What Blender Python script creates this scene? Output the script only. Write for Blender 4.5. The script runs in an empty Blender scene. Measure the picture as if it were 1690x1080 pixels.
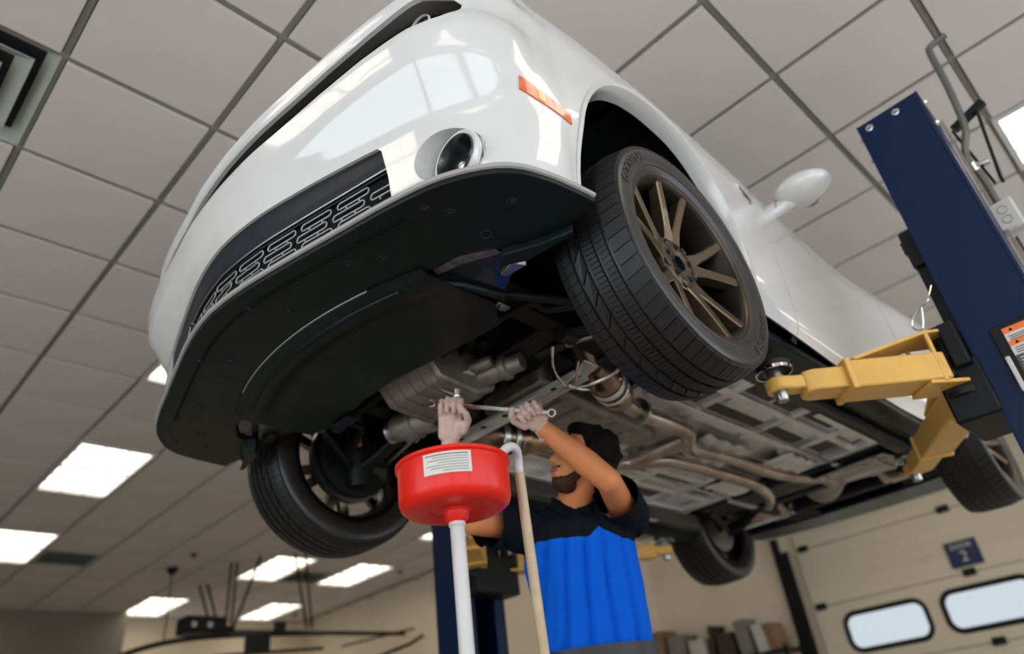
import bpy, bmesh, math, random
from math import sin, cos, pi, radians, sqrt, atan2
from mathutils import Vector, Matrix, noise

random.seed(7)
SC = bpy.context.scene
COL = SC.collection
CZ = 0.8                      # camera height above the floor
CEIL = CZ + 2.597             # ceiling height
GX, GY, CELL = 0.2424, -0.0456, 0.61   # ceiling grid origin and pitch

# ------------------------------------------------------------------ camera
F_PX, YAW, PITCH, ROLL = 1190.06, .7319, .5429, -.1352
fw = Vector((cos(PITCH)*cos(YAW), cos(PITCH)*sin(YAW), sin(PITCH)))
r0 = fw.cross(Vector((0, 0, 1))).normalized(); u0 = r0.cross(fw)
rt = cos(ROLL)*r0 + sin(ROLL)*u0; up = -sin(ROLL)*r0 + cos(ROLL)*u0
cd = bpy.data.cameras.new('camera'); cam = bpy.data.objects.new('camera', cd); COL.objects.link(cam)
m3 = Matrix((rt, up, -fw)).transposed()
cam.matrix_world = Matrix.Translation((0, 0, CZ)) @ m3.to_4x4()
cd.sensor_width = 36; cd.lens = F_PX/1690*36; cd.clip_start = .02
cd.dof.use_dof = True; cd.dof.focus_distance = 1.85; cd.dof.aperture_fstop = 1.5
SC.camera = cam

# ------------------------------------------------------------------ world, light, exposure
world = bpy.data.worlds.new('overcast_sky'); SC.world = world; world.use_nodes = True
wn = world.node_tree.nodes; wn['Background'].inputs[0].default_value = (.86, .93, 1, 1); wn['Background'].inputs[1].default_value = 2.45
SC.view_settings.view_transform = 'Standard'; SC.view_settings.look = 'None'
SC.view_settings.exposure = 0.5; SC.view_settings.gamma = 1; SC.view_settings.use_curve_mapping = False
TROFFER = 2.3                 # emission of the ceiling fixtures

# ------------------------------------------------------------------ materials
MATS = {}
def mat(name, col, rough=.5, metal=0., coat=0., spec=.5, noise_amt=0., noise_scale=8., bump=0., bump_scale=60., col2=None, emit=0., trans=0., rough_var=0., coords='Object', stretch=None, ior=None):
    if name in MATS: return MATS[name]
    m = bpy.data.materials.new(name); m.use_nodes = True; nt = m.node_tree; b = nt.nodes['Principled BSDF']
    c = (*col, 1)
    b.inputs['Base Color'].default_value = c; b.inputs['Roughness'].default_value = rough; b.inputs['Metallic'].default_value = metal
    b.inputs['Coat Weight'].default_value = coat; b.inputs['Coat Roughness'].default_value = .03
    b.inputs['Specular IOR Level'].default_value = spec
    if ior: b.inputs['IOR'].default_value = ior
    if trans: b.inputs['Transmission Weight'].default_value = trans
    if emit:
        b.inputs['Emission Color'].default_value = c; b.inputs['Emission Strength'].default_value = emit
    if noise_amt or bump or rough_var:
        tc = nt.nodes.new('ShaderNodeTexCoord'); mp = nt.nodes.new('ShaderNodeMapping')
        nt.links.new(tc.outputs[coords], mp.inputs[0])
        if stretch: mp.inputs['Scale'].default_value = stretch
    if noise_amt:
        n = nt.nodes.new('ShaderNodeTexNoise'); n.inputs['Scale'].default_value = noise_scale; n.inputs['Detail'].default_value = 5; n.inputs['Roughness'].default_value = .6
        nt.links.new(mp.outputs[0], n.inputs['Vector'])
        cr = nt.nodes.new('ShaderNodeValToRGB'); cr.color_ramp.elements[0].position = .5-.22; cr.color_ramp.elements[1].position = .5+.22
        c2 = col2 or tuple(x*(1-noise_amt) for x in col)
        cr.color_ramp.elements[0].color = (*c2, 1); cr.color_ramp.elements[1].color = c
        nt.links.new(n.outputs['Fac'], cr.inputs[0]); nt.links.new(cr.outputs[0], b.inputs['Base Color'])
    if rough_var:
        n2 = nt.nodes.new('ShaderNodeTexNoise'); n2.inputs['Scale'].default_value = noise_scale*.7; n2.inputs['Detail'].default_value = 4
        nt.links.new(mp.outputs[0], n2.inputs['Vector'])
        mr = nt.nodes.new('ShaderNodeMapRange'); mr.inputs['To Min'].default_value = max(.02, rough-rough_var); mr.inputs['To Max'].default_value = min(1, rough+rough_var)
        nt.links.new(n2.outputs['Fac'], mr.inputs['Value']); nt.links.new(mr.outputs[0], b.inputs['Roughness'])
    if bump:
        n3 = nt.nodes.new('ShaderNodeTexNoise'); n3.inputs['Scale'].default_value = bump_scale; n3.inputs['Detail'].default_value = 3
        nt.links.new(mp.outputs[0], n3.inputs['Vector'])
        bp = nt.nodes.new('ShaderNodeBump'); bp.inputs['Strength'].default_value = bump; bp.inputs['Distance'].default_value = .004
        nt.links.new(n3.outputs['Fac'], bp.inputs['Height']); nt.links.new(bp.outputs[0], b.inputs['Normal'])
    MATS[name] = m
    return m

PAINT = mat('white_car_paint', (.60, .598, .592), .22, coat=1., spec=.5)
PLASTIC = mat('black_plastic', (.0075, .0135, .0128), .36, noise_amt=.7, noise_scale=26, col2=(.0030, .0080, .0076), bump=.15, bump_scale=220, rough_var=.12, spec=.2)
PLASTIC2 = mat('charcoal_plastic', (.009, .012, .020), .42, noise_amt=.35, noise_scale=9, rough_var=.1, spec=.25)
LINER = mat('wheel_liner_plastic', (.0035, .0055, .0058), .7, spec=.15, noise_amt=.4, noise_scale=20, bump=.3, bump_scale=90)
GLOSSB = mat('gloss_black', (.008, .011, .013), .24, coat=.6)
RUBBER = mat('tyre_rubber', (.0105, .0108, .0115), .5, spec=.4, noise_amt=.35, noise_scale=30, bump=.1, bump_scale=300, rough_var=.12)
SIDEW = mat('tyre_sidewall', (.024, .022, .020), .36, noise_amt=.3, noise_scale=20, rough_var=.08)
BRONZE = mat('bronze_alloy', (.155, .112, .066), .30, metal=.9, coat=.25, noise_amt=.15, noise_scale=12)
BRONZED = mat('bronze_rim_barrel', (.020, .017, .014), .4, metal=.9, noise_amt=.2, noise_scale=8)
DARKM = mat('dark_steel', (.012, .0125, .0125), .5, metal=.3, spec=.3, noise_amt=.4, noise_scale=18, bump=.2, bump_scale=60)
BLACKM = mat('black_painted_steel', (.005, .0062, .0068), .5, spec=.25, noise_amt=.3, noise_scale=14)
STEEL = mat('bare_steel', (.45, .44, .42), .32, metal=1., noise_amt=.25, noise_scale=22, rough_var=.1)
CHROME = mat('bright_steel', (.72, .72, .71), .14, metal=1.)
ALU = mat('aluminium_sheet', (.80, .80, .79), .34, metal=.75, noise_amt=.25, noise_scale=9, rough_var=.12)
ALUG = mat('galvanised_floor_pan', (.86, .85, .83), .36, metal=.5, noise_amt=.3, noise_scale=7, rough_var=.1)
OLIVE = mat('seam_sealed_panel', (.055, .05, .042), .6, noise_amt=.3, noise_scale=10)
CAST = mat('cast_aluminium', (.34, .31, .275), .5, metal=.7, noise_amt=.4, noise_scale=24, bump=.35, bump_scale=120)
EXH = mat('heat_browned_steel', (.34, .21, .12), .3, metal=.95, noise_amt=.6, noise_scale=10, col2=(.22, .17, .13), rough_var=.1)
EXHS = mat('exhaust_steel', (.55, .48, .42), .25, metal=.95, noise_amt=.4, noise_scale=8, col2=(.24, .18, .14), rough_var=.08)
YELLOW = mat('yellow_lift_paint', (.73, .42, .095), .38, noise_amt=.12, noise_scale=12, bump=.06, bump_scale=140, rough_var=.08)
BLUE = mat('dark_blue_lift_paint', (.0018, .013, .05), .45, spec=.2, noise_amt=.15, noise_scale=5, bump=.05, bump_scale=200, rough_var=.08)
RED = mat('red_enamel', (.70, .014, .004), .38, spec=.3, coat=.1, noise_amt=.1, noise_scale=6)
PAPER = mat('label_paper', (.62, .60, .57), .6, noise_amt=.12, noise_scale=40)
INK = mat('label_ink', (.10, .10, .10), .7)
GREYP = mat('grey_powder_coat', (.55, .54, .53), .35, noise_amt=.1, noise_scale=10)
TAN = mat('tan_pipe', (.52, .40, .25), .45, noise_amt=.25, noise_scale=14)
TILE = mat('ceiling_tile', (.60, .555, .525), .9, noise_amt=.10, noise_scale=1.1, bump=.12, bump_scale=180, coords='Object')
TEE = mat('ceiling_grid_paint', (.24, .235, .21), .6)
WALL_DIM = mat('shaded_wall', (.17, .155, .12), .8, noise_amt=.1, noise_scale=1.5)  # wall colour darkened to paint in the light falloff on the left
WALLP = mat('painted_wall', (.80, .68, .50), .8, noise_amt=.12, noise_scale=1.5, bump=.1, bump_scale=60)
DOORP = mat('garage_door_skin', (.60, .53, .39), .55, noise_amt=.10, noise_scale=2.5, bump=.2, bump_scale=40, stretch=(1, .1, 2))
FLOORM = mat('sealed_concrete', (.55, .51, .46), .35, noise_amt=.3, noise_scale=2.2, bump=.1, bump_scale=30)
DIFF = mat('lamp_diffuser', (1., .92, .79), .5, emit=TROFFER)
LOUVRE = mat('lamp_louvre', (.72, .70, .64), .35, metal=.3)
VENT = mat('vent_enamel', (.30, .31, .28), .5)
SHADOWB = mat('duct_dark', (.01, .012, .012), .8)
GLASS = mat('clear_glass', (.9, .95, .95), .02, trans=1., ior=1.3)
FROST = mat('frosted_window', (.21, .22, .22), .35, trans=1., ior=1.2)
AMBER = mat('amber_red_lens', (.62, .07, .02), .18, coat=1., noise_amt=.4, noise_scale=40, col2=(.70, .16, .03))
AMBER2 = mat('amber_lens', (.75, .33, .07), .18, coat=1.)
TINT = mat('tinted_glass', (.02, .025, .03), .05, coat=1.)
SKIN = mat('skin', (.64, .235, .09), .5, spec=.3, noise_amt=.15, noise_scale=14, bump=.08, bump_scale=160)
GLOVE = mat('nitrile_glove', (.66, .46, .39), .45, spec=.3, noise_amt=.12, noise_scale=40, bump=.25, bump_scale=120)
HAIRM = mat('dark_hair', (.007, .005, .0045), .75, spec=.1, bump=.6, bump_scale=160, noise_amt=.3, noise_scale=60)
CLOTHK = mat('black_cloth', (.006, .0075, .012), .9, spec=.1, noise_amt=.3, noise_scale=40, bump=.2, bump_scale=240)
CLOTHB = mat('blue_cloth', (.003, .105, .62), .85, spec=.08, noise_amt=.15, noise_scale=20, bump=.2, bump_scale=240)
TROU = mat('dark_trouser_cloth', (.012, .014, .018), .85, bump=.2, bump_scale=200, noise_amt=.2)
CARD = mat('cardboard', (.23, .13, .07), .8, noise_amt=.2, noise_scale=12)
CARDG = mat('grey_carton', (.20, .18, .155), .8, noise_amt=.2, noise_scale=12)
CARDW = mat('white_carton', (.48, .45, .41), .7, noise_amt=.1, noise_scale=12)
CARDD = mat('dark_carton', (.05, .03, .022), .8, noise_amt=.3, noise_scale=12)
NAVY = mat('navy_sign', (.008, .02, .07), .4)
SIGNW = mat('sign_white', (.55, .53, .46), .5)
ORANGE = mat('warning_orange', (.80, .17, .03), .5)
TAGGREY = mat('printed_grey', (.09, .095, .10), .6, noise_amt=.6, noise_scale=160)
YTAG = mat('yellow_link', (.45, .28, .06), .5, noise_amt=.5, noise_scale=30, metal=.3)

# ------------------------------------------------------------------ mesh helpers
class MB:
    def __init__(s): s.v = []; s.f = []; s.fm = None
    def add(s, vs, fs):
        k = len(s.v); s.v += [Vector(p) for p in vs]; s.f += [tuple(i+k for i in f) for f in fs]; return s
    def box(s, c, d, rot=None):
        c = Vector(c); h = Vector(d)*.5
        P = [Vector((x*h.x, y*h.y, z*h.z)) for x in (-1, 1) for y in (-1, 1) for z in (-1, 1)]
        if rot is not None: P = [rot @ p for p in P]
        return s.add([c+p for p in P], [(0, 1, 3, 2), (4, 6, 7, 5), (0, 4, 5, 1), (2, 3, 7, 6), (0, 2, 6, 4), (1, 5, 7, 3)])
    def bar(s, a, b, w, h, upv=(0, 0, 1)):
        a = Vector(a); b = Vector(b); x = (b-a); L = x.length; x.normalize(); y = Vector(upv).cross(x).normalized(); z = x.cross(y)
        return s.box((a+b)*.5, (L, w, h), Matrix((x, y, z)).transposed())
    def tube(s, path, r, n=12, caps=True, closed=False, sq=None):
        P = [Vector(p) for p in path]; m = len(P); rr = r if isinstance(r, (list, tuple)) else [r]*m
        T = []
        for i in range(m):
            a = P[(i-1) % m] if (i > 0 or closed) else P[i]; b = P[(i+1) % m] if (i < m-1 or closed) else P[i]
            T.append((b-a).normalized())
        ref = Vector((0, 0, 1)) if abs(T[0].z) < .9 else Vector((1, 0, 0))
        N = (ref - T[0]*ref.dot(T[0])).normalized(); vs = []
        for i in range(m):
            N = (N - T[i]*N.dot(T[i])).normalized(); B = T[i].cross(N)
            for k in range(n):
                a = 2*pi*k/n; sx, sy = (sq if sq else (1, 1))
                vs.append(P[i] + rr[i]*(cos(a)*N*sx + sin(a)*B*sy))
        fs = []
        for i in range(m if closed else m-1):
            j = (i+1) % m
            for k in range(n): fs.append((i*n+k, i*n+(k+1) % n, j*n+(k+1) % n, j*n+k))
        if caps and not closed:
            fs.append(tuple(range(n-1, -1, -1))); fs.append(tuple((m-1)*n+k for k in range(n)))
        return s.add(vs, fs)
    def lathe(s, prof, n=32, o=(0, 0, 0), ax=(0, 0, 1), closed=False, a0=0, a1=2*pi):
        o = Vector(o); z = Vector(ax).normalized(); x = (Vector((1, 0, 0)) if abs(z.x) < .9 else Vector((0, 0, 1))); x = (x - z*x.dot(z)).normalized(); y = z.cross(x)
        full = abs(a1-a0-2*pi) < 1e-6; cols = n if full else n+1; m = len(prof)
        vs = [o + z*h + r*(cos(a0+(a1-a0)*k/n)*x + sin(a0+(a1-a0)*k/n)*y) for k in range(cols) for r, h in prof]
        fs = []
        for k in range(n):
            k2 = (k+1) % cols
            for i in range(m if closed else m-1):
                j = (i+1) % m; fs.append((k*m+i, k2*m+i, k2*m+j, k*m+j))
        return s.add(vs, fs)
    def prism(s, poly, o, ex, ey, ez, d0, d1):
        o, ex, ey, ez = map(Vector, (o, ex, ey, ez)); n = len(poly)
        vs = [o + ex*a + ey*b + ez*d0 for a, b in poly] + [o + ex*a + ey*b + ez*d1 for a, b in poly]
        fs = [tuple(range(n-1, -1, -1)), tuple(range(n, 2*n))] + [(i, (i+1) % n, n+(i+1) % n, n+i) for i in range(n)]
        return s.add(vs, fs)
    def grid(s, fn, nu, nv, wrap=False):
        vs = [fn(i/nu, j/nv) for i in range(nu+1) for j in range(nv+1)]
        fs = [(i*(nv+1)+j, (i+1)*(nv+1)+j, (i+1)*(nv+1)+j+1, i*(nv+1)+j+1) for i in range(nu) for j in range(nv)]
        return s.add(vs, fs)
    def shell(s, fn, nu, nv, th):      # closed thick sheet: fn(a,b)->(point, normal)
        A = [[fn(i/nu, j/nv) for j in range(nv+1)] for i in range(nu+1)]
        k = (nu+1)*(nv+1)
        vs = [A[i][j][0] for i in range(nu+1) for j in range(nv+1)] + [A[i][j][0]-A[i][j][1]*th for i in range(nu+1) for j in range(nv+1)]
        q = lambda i, j: i*(nv+1)+j
        fs = []
        for i in range(nu):
            for j in range(nv):
                fs.append((q(i, j), q(i+1, j), q(i+1, j+1), q(i, j+1))); fs.append((k+q(i, j), k+q(i, j+1), k+q(i+1, j+1), k+q(i+1, j)))
        for i in range(nu):
            fs.append((q(i, 0), k+q(i, 0), k+q(i+1, 0), q(i+1, 0))); fs.append((q(i, nv), q(i+1, nv), k+q(i+1, nv), k+q(i, nv)))
        for j in range(nv):
            fs.append((q(0, j), q(0, j+1), k+q(0, j+1), k+q(0, j))); fs.append((q(nu, j), k+q(nu, j), k+q(nu, j+1), q(nu, j+1)))
        return s.add(vs, fs)
    def ball(s, c, r, n=12, m=8, rot=None):
        c = Vector(c); r = Vector(r) if not isinstance(r, (int, float)) else Vector((r, r, r))
        vs = []; fs = []
        for i in range(m+1):
            t = pi*i/m
            for k in range(n):
                a = 2*pi*k/n; p = Vector((r.x*sin(t)*cos(a), r.y*sin(t)*sin(a), r.z*cos(t)))
                vs.append(c + (rot @ p if rot is not None else p))
        for i in range(m):
            for k in range(n): fs.append((i*n+k, (i+1)*n+k, (i+1)*n+(k+1) % n, i*n+(k+1) % n))
        return s.add(vs, fs)
    def cap(s, a, b, ra, rb, n=14):    # tapered capsule
        a = Vector(a); b = Vector(b); d = (b-a); L = d.length; d.normalize()
        pts = []; rad = []
        for i in range(5): t = pi/2*i/4; pts.append(a - d*ra*cos(t)); rad.append(max(ra*sin(t), 1e-4))
        for i in range(5): t = pi/2*i/4; pts.append(b + d*rb*sin(t)); rad.append(max(rb*cos(t), 1e-4))
        return s.tube(pts, rad, n)

def finish(me, angle=35):
    bm = bmesh.new(); bm.from_mesh(me); bmesh.ops.remove_doubles(bm, verts=bm.verts, dist=1e-5); bmesh.ops.recalc_face_normals(bm, faces=bm.faces); bm.to_mesh(me); bm.free()
    for p in me.polygons: p.use_smooth = True
    me.set_sharp_from_angle(angle=radians(angle))
def mesh(name, mb, angle=35, clean=True):
    me = bpy.data.meshes.new(name); me.from_pydata([tuple(v) for v in mb.v], [], mb.f); me.update()
    if clean: finish(me, angle)
    return me
def link(name, me, m=None, parent=None, loc=None, rot=None):
    o = bpy.data.objects.new(name, me); COL.objects.link(o)
    if m is not None and me is not None and not me.materials: me.materials.append(m)
    if parent is not None: o.parent = parent
    if loc is not None: o.location = loc
    if rot is not None: o.rotation_euler = rot
    return o
def obj(name, mb, m, parent=None, bevel=0., angle=35, loc=None, rot=None, seg=2):
    o = link(name, mesh(name, mb, angle), m, parent, loc, rot)
    if bevel:
        b = o.modifiers.new('bevel', 'BEVEL'); b.width = bevel; b.segments = seg; b.limit_method = 'ANGLE'; b.angle_limit = radians(40); b.harden_normals = False
    return o
def tag(o, label=None, cat=None, group=None, kind=None):
    if label: o['label'] = label
    if cat: o['category'] = cat
    if group: o['group'] = group
    if kind: o['kind'] = kind
    return o
def thing(name, label, cat, loc=(0, 0, 0), rz=0, group=None):
    o = bpy.data.objects.new(name, None); COL.objects.link(o); o.location = loc; o.rotation_euler = (0, 0, rz); o.empty_display_size = .1
    return tag(o, label, cat, group)
def struct(name, mb, m, bevel=0., parent=None, label=None):
    o = obj(name, mb, m, parent, bevel)
    if parent is None: o['kind'] = 'structure'
    if label: o['label'] = label
    return o
def copy_tree(o, parent=None, loc=None):
    c = o.copy(); COL.objects.link(c); c.parent = parent
    if loc is not None: c.location = loc
    for ch in list(o.children): copy_tree(ch, c)
    return c
def bake(o):                         # apply modifiers without operators
    dg = bpy.context.evaluated_depsgraph_get(); dg.update()
    me = bpy.data.meshes.new_from_object(o.evaluated_get(dg)); old = o.data; o.modifiers.clear(); o.data = me
    bpy.data.meshes.remove(old)
    return o
def cut(o, cutters, angle=30):
    tmp = []
    for mb in cutters:
        c = link('cutter', mesh('cutter', mb), None, o.parent, o.location, o.rotation_euler); tmp.append(c)
        b = o.modifiers.new('cut', 'BOOLEAN'); b.operation = 'DIFFERENCE'; b.object = c; b.solver = 'EXACT'
    bake(o)
    for c in tmp:
        me = c.data; bpy.data.objects.remove(c); bpy.data.meshes.remove(me)
    for p in o.data.polygons: p.use_smooth = True
    o.data.set_sharp_from_angle(angle=radians(angle))
    return o
def remesh(name, mb, vox, m, parent=None, smooth=2, iters_f=.5):
    o = link(name, mesh(name, mb, 180), m, parent)
    r = o.modifiers.new('r', 'REMESH'); r.mode = 'VOXEL'; r.voxel_size = vox; r.use_smooth_shade = True
    if smooth:
        s = o.modifiers.new('s', 'SMOOTH'); s.iterations = smooth; s.factor = iters_f
    bake(o)
    if m is not None and not o.data.materials: o.data.materials.append(m)
    for p in o.data.polygons: p.use_smooth = True
    return o
def lerp(xs, ys, x):
    if x <= xs[0]: return ys[0]
    for i in range(1, len(xs)):
        if x <= xs[i]:
            t = (x-xs[i-1])/(xs[i]-xs[i-1]); return ys[i-1]+(ys[i]-ys[i-1])*t
    return ys[-1]
def sstep(a, b, x):
    t = min(1, max(0, (x-a)/(b-a))); return t*t*(3-2*t)
def catmull(P, n=12, closed=False):
    out = []; m = len(P); P = [Vector(p) for p in P]
    for i in range(m if closed else m-1):
        if closed: a, b, c, d = P[(i-1) % m], P[i], P[(i+1) % m], P[(i+2) % m]
        else: a, b, c, d = P[max(i-1, 0)], P[i], P[i+1], P[min(i+2, m-1)]
        for k in range(n):
            t = k/n; out.append(.5*((2*b)+(-a+c)*t+(2*a-5*b+4*c-d)*t*t+(-a+3*b-3*c+d)*t**3))
    if not closed: out.append(P[-1])
    return out
def rrect(w, h, r, n=5, cx=0, cy=0):
    out = []
    for sx, sy, a in ((1, 1, 0), (-1, 1, pi/2), (-1, -1, pi), (1, -1, 3*pi/2)):
        for k in range(n+1):
            t = a+pi/2*k/n; out.append((cx+sx*(w/2-r)+r*cos(t), cy+sy*(h/2-r)+r*sin(t)))
    return out
# ================================================================== ROOM
XF, XL, YJ = 9.25, 7.22, 6.3        # far wall, nearer far wall on the other bay, jog between them
XB, YR = -4.2, -4.2                 # bay-door side behind the camera, side wall
YL = 12.0
WH = CEIL+.06
floor = struct('floor', MB().box((2.6, 4.2, -.05), (14.4, 17.6, .1)), FLOORM)
slab = MB().box((2.6, 4.2, CEIL+.11), (14.4, 17.6, .1))
ceiling = struct('ceiling', slab, TEE)
struct('wall_front', MB().box((XF+.12, .05, WH/2), (.2, 8.5, WH)), WALLP)   # carries the roller door, reaches Y=4.1
struct('wall_back', MB().box((XF+.12, 5.31, WH/2), (.2, 2.0, WH)), WALLP)
struct('wall_jog', MB().box(((XL+XF)/2, YJ+.1, WH/2), (XF-XL+.2, .2, WH)), WALLP)
struct('wall_far', MB().box((XL+.1, (YJ+12.9)/2, WH/2), (.2, 12.9-YJ, WH)), WALLP)
struct('wall_left', MB().box((-.1, YL+.1, WH/2), (8.2, .2, WH)), WALL_DIM)
struct('wall_recess', MB().box((5.7, 12.6, WH/2), (3.4, .2, WH)), WALLP)
wr = MB().box((2.6, YR-.1, CEIL-.17), (14., .2, .46))
for x in (4.2, 8.9): wr.box((x, YR-.1, CEIL/2-.2), (.5, .2, CEIL-.4))
wr.box((.0, YR-.1, CEIL/2-.2), (.5, .2, CEIL-.4)); wr.box((-4.0, YR-.1, CEIL/2-.2), (.5, .2, CEIL-.4))
struct('wall_right', wr, WALLP)
# street side behind the camera: piers and header round the open bay doorways
wb = MB().box((XB-.1, 4., CEIL-.17), (.2, 17., .46))
for y in (4.5,): wb.box((XB-.1, y, CEIL/2-.2), (.2, .4, CEIL-.4))
wb.box((XB-.1, 8.8, CEIL/2-.2), (.2, 8.2, CEIL-.4)); wb.box((XB-.1, -.1, CEIL/2-.2), (.2, .4, CEIL-.4)); wb.box((XB-.1, -4.0, CEIL/2-.2), (.2, .5, CEIL-.4))
struct('wall_rear', wb, WALLP)
struct('baseboard_left', MB().box((-.1, YL-.01, .06), (8.2, .02, .12)), BLACKM)

# ---- ceiling: tiles dropped a little below a T-grid
LIGHTS = [(2, 2), (2, 6), (2, 10), (2, 14), (2, 18), (6, -2), (6, 18), (7, 14), (9, 10), (9, 14), (9, 18), (6, 2), (6, 6), (9, 2), (9, 5), (12, 3), (2, -2), (2, -6), (6, -6), (9, -3), (9, -6), (12, -3), (12, -6), (-2, -2), (-2, 2), (-2, -6)]  # later entries are unseen troffers added to brighten the bay
VENTS = [(3, 15), (8, 15)]
DIFFU = [(-1, 4)]
used = set(VENTS+DIFFU)
for i, j in LIGHTS: used.add((i, j)); used.add((i, j+1))
def gxy(i, j): return GX+CELL*i, GY+CELL*j
def inroom(i, j):
    x, y = gxy(i+.5, j+.5)
    if x < XB+.2 or y < YR+.2 or x > XF-.2: return False
    if y > YJ-.1 and x > XL-.1: return False
    return y < (YL-.1 if x < 4.0 else 12.4)
def proj(p):
    d = Vector(p)-Vector((0, 0, CZ)); z = d.dot(fw)
    if z < .05: return None
    return 845+F_PX*d.dot(rt)/z, 540-F_PX*d.dot(up)/z, z
TW = CELL-.034
bx = MB().box((0, 0, 0), (TW, TW, .02)); tile_me = mesh('tile', bx); tile_me.materials.append(TILE)
cells = [(i, j) for i in range(-8, 16) for j in range(-8, 22) if inroom(i, j) and (i, j) not in used]
def seen(c):
    x, y = gxy(c[0]+.5, c[1]+.5); q = proj((x, y, CEIL))
    if not q: return 9e9
    return q[2] if (-160 < q[0] < 1850 and -160 < q[1] < 1200) else 1000+q[2]
cells.sort(key=seen)
for k, (i, j) in enumerate(cells[:295]):
    x, y = gxy(i+.5, j+.5); link('tile', tile_me, None, ceiling, (x, y, CEIL+.004))
rest = MB()
for i, j in cells[295:]:
    x, y = gxy(i+.5, j+.5); rest.box((x, y, CEIL+.004), (TW, TW, .02))
tag(obj('tile_field', rest, TILE, ceiling), kind='stuff')
for i in range(-7, 16):
    x = GX+CELL*i
    if XB+.1 < x < XF: obj('grid_tee', MB().box((x, 4.1, CEIL+.012), (.024, 16.6, .008)), TEE, ceiling)
for j in range(-6, 22):
    y = GY+CELL*j
    if YR < y < 12.5: obj('cross_tee', MB().box((2.5, y, CEIL+.0125), (13.4, .024, .008)), TEE, ceiling)

# ---- troffers
def make_light():
    t = thing('ceiling_light', 'recessed louvred ceiling light of the mostly unseen set added to brighten the service bay', 'ceiling light', group='ceiling lights')
    W, L = CELL, 2*CELL
    fr = MB()
    for sx in (-1, 1): fr.box((sx*(W/2-.016), 0, 0), (.028, L-.01, .03))
    for sy in (-1, 1): fr.box((0, sy*(L/2-.016), 0), (W-.066, .028, .03))
    obj('frame', fr, GREYP, t)
    obj('diffuser', MB().box((0, 0, .018), (W-.06, L-.06, .006)), DIFF, t)
    for x in (-.093, .093): obj('louvre_blade', MB().box((x, 0, -.001), (.006, L-.06, .026)), LOUVRE, t)
    for k in range(5): obj('cross_blade', MB().box((0, (k-2)*.192, 0), (W-.066, .005, .022)), LOUVRE, t)
    return t
LL = {(2, 6): 'ceiling light mostly hidden behind the white bumper corner', (2, 10): 'louvred ceiling light beside the black splitter end, with clear cells',
      (2, 14): 'louvred ceiling light adjoining the vent in the row past the splitter', (6, 18): 'ceiling light crossed by the thin hanging power cord', (7, 14): 'ceiling light behind the slanting opener struts, touching a vent corner',
      (9, 14): 'ceiling light on the car tyre side of the second vent', (9, 18): 'ceiling light farthest beyond the opener struts, near the room corner', (9, 10): 'ceiling light peeking out beside the far blue post', (6, -2): 'ceiling light beyond the conduit next to the near blue post'}
first = make_light()
for k, (i, j) in enumerate(LIGHTS):
    x, y = gxy(i+.5, j+1)
    o = first if k == 0 else copy_tree(first)
    o.location = (x, y, CEIL)
    if (i, j) in LL: o['label'] = LL[(i, j)]
# ---- vents
def make_vent():
    t = thing('return_vent', 'dark square louvred return air vent in the ceiling', 'vent', group='return air vents')
    fr = MB()
    for s in (-1, 1): fr.box((s*.28, 0, 0), (.035, .60, .02)); fr.box((0, s*.28, 0), (.525, .035, .02))
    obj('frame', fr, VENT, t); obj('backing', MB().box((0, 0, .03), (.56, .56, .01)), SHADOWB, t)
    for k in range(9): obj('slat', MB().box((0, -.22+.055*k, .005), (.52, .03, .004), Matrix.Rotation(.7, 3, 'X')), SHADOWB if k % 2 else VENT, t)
    return t
v0 = make_vent()
for k, (i, j) in enumerate(VENTS):
    o = v0 if k == 0 else copy_tree(v0); x, y = gxy(i+.5, j+.5); o.location = (x, y, CEIL)
    o['label'] = ('dark square return vent adjoining one louvred light above the bare wall', 'dark square return vent between two ceiling lights near the struts')[k]
x, y = gxy(-.5, 4.5)
t = thing('air_diffuser', 'grey square four-way air diffuser with nested cones in the ceiling', 'air diffuser', (x, y, CEIL))
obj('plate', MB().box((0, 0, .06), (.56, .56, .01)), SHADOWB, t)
for k, (a, b, z) in enumerate(((.30, .255, 0), (.225, .165, -.004), (.135, .075, -.006))):
    cone = MB(); P = []
    for r, h in ((a, z), (a, z+.006), (b, z+.045), (b, z+.039)): P.append([(sx*r, sy*r, h) for sx, sy in ((1, 1), (-1, 1), (-1, -1), (1, -1))])
    vs = [p for q in P for p in q]; cone.add(vs, [(m*4+n, m*4+(n+1) % 4, ((m+1) % 4)*4+(n+1) % 4, ((m+1) % 4)*4+n) for m in range(4) for n in range(4)])
    obj('cone', cone, VENT, t)
obj('core', MB().box((0, 0, .0), (.09, .09, .006)), VENT, t)
# ---- sprinkler heads
for k, (x, y, lab) in enumerate(((3.57, 8.77, 'small sprinkler head on the ceiling beside the hanging cord'), (6.54, 8.68, 'small sprinkler head on the ceiling near the far wall'), (6.52, 11.6, 'small sprinkler head on the ceiling near the corner lights'))):
    t = thing('sprinkler_head', lab, 'sprinkler', (x, y, CEIL-.006))
    obj('escutcheon', MB().lathe([(0, 0), (.045, 0), (.03, -.018), (.012, -.02), (.012, -.05), (.0, -.05)], 16), BLACKM, t)
    obj('deflector', MB().lathe([(0, -.055), (.03, -.055), (.03, -.06), (0, -.06)], 12), STEEL, t)
t = thing('cord_drop', 'thin black power cord hanging from a round ceiling cup', 'cord', (3.59, 9.42, CEIL-.006))
obj('ceiling_cup', MB().lathe([(0, 0), (.07, 0), (.06, -.05), (.02, -.09), (0, -.09)], 20), BLACKM, t)
obj('cord', MB().tube([(0, 0, -.08), (.005, 0, -.4), (0, 0, -.85)], .008, 8), BLACKM, t)

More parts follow.
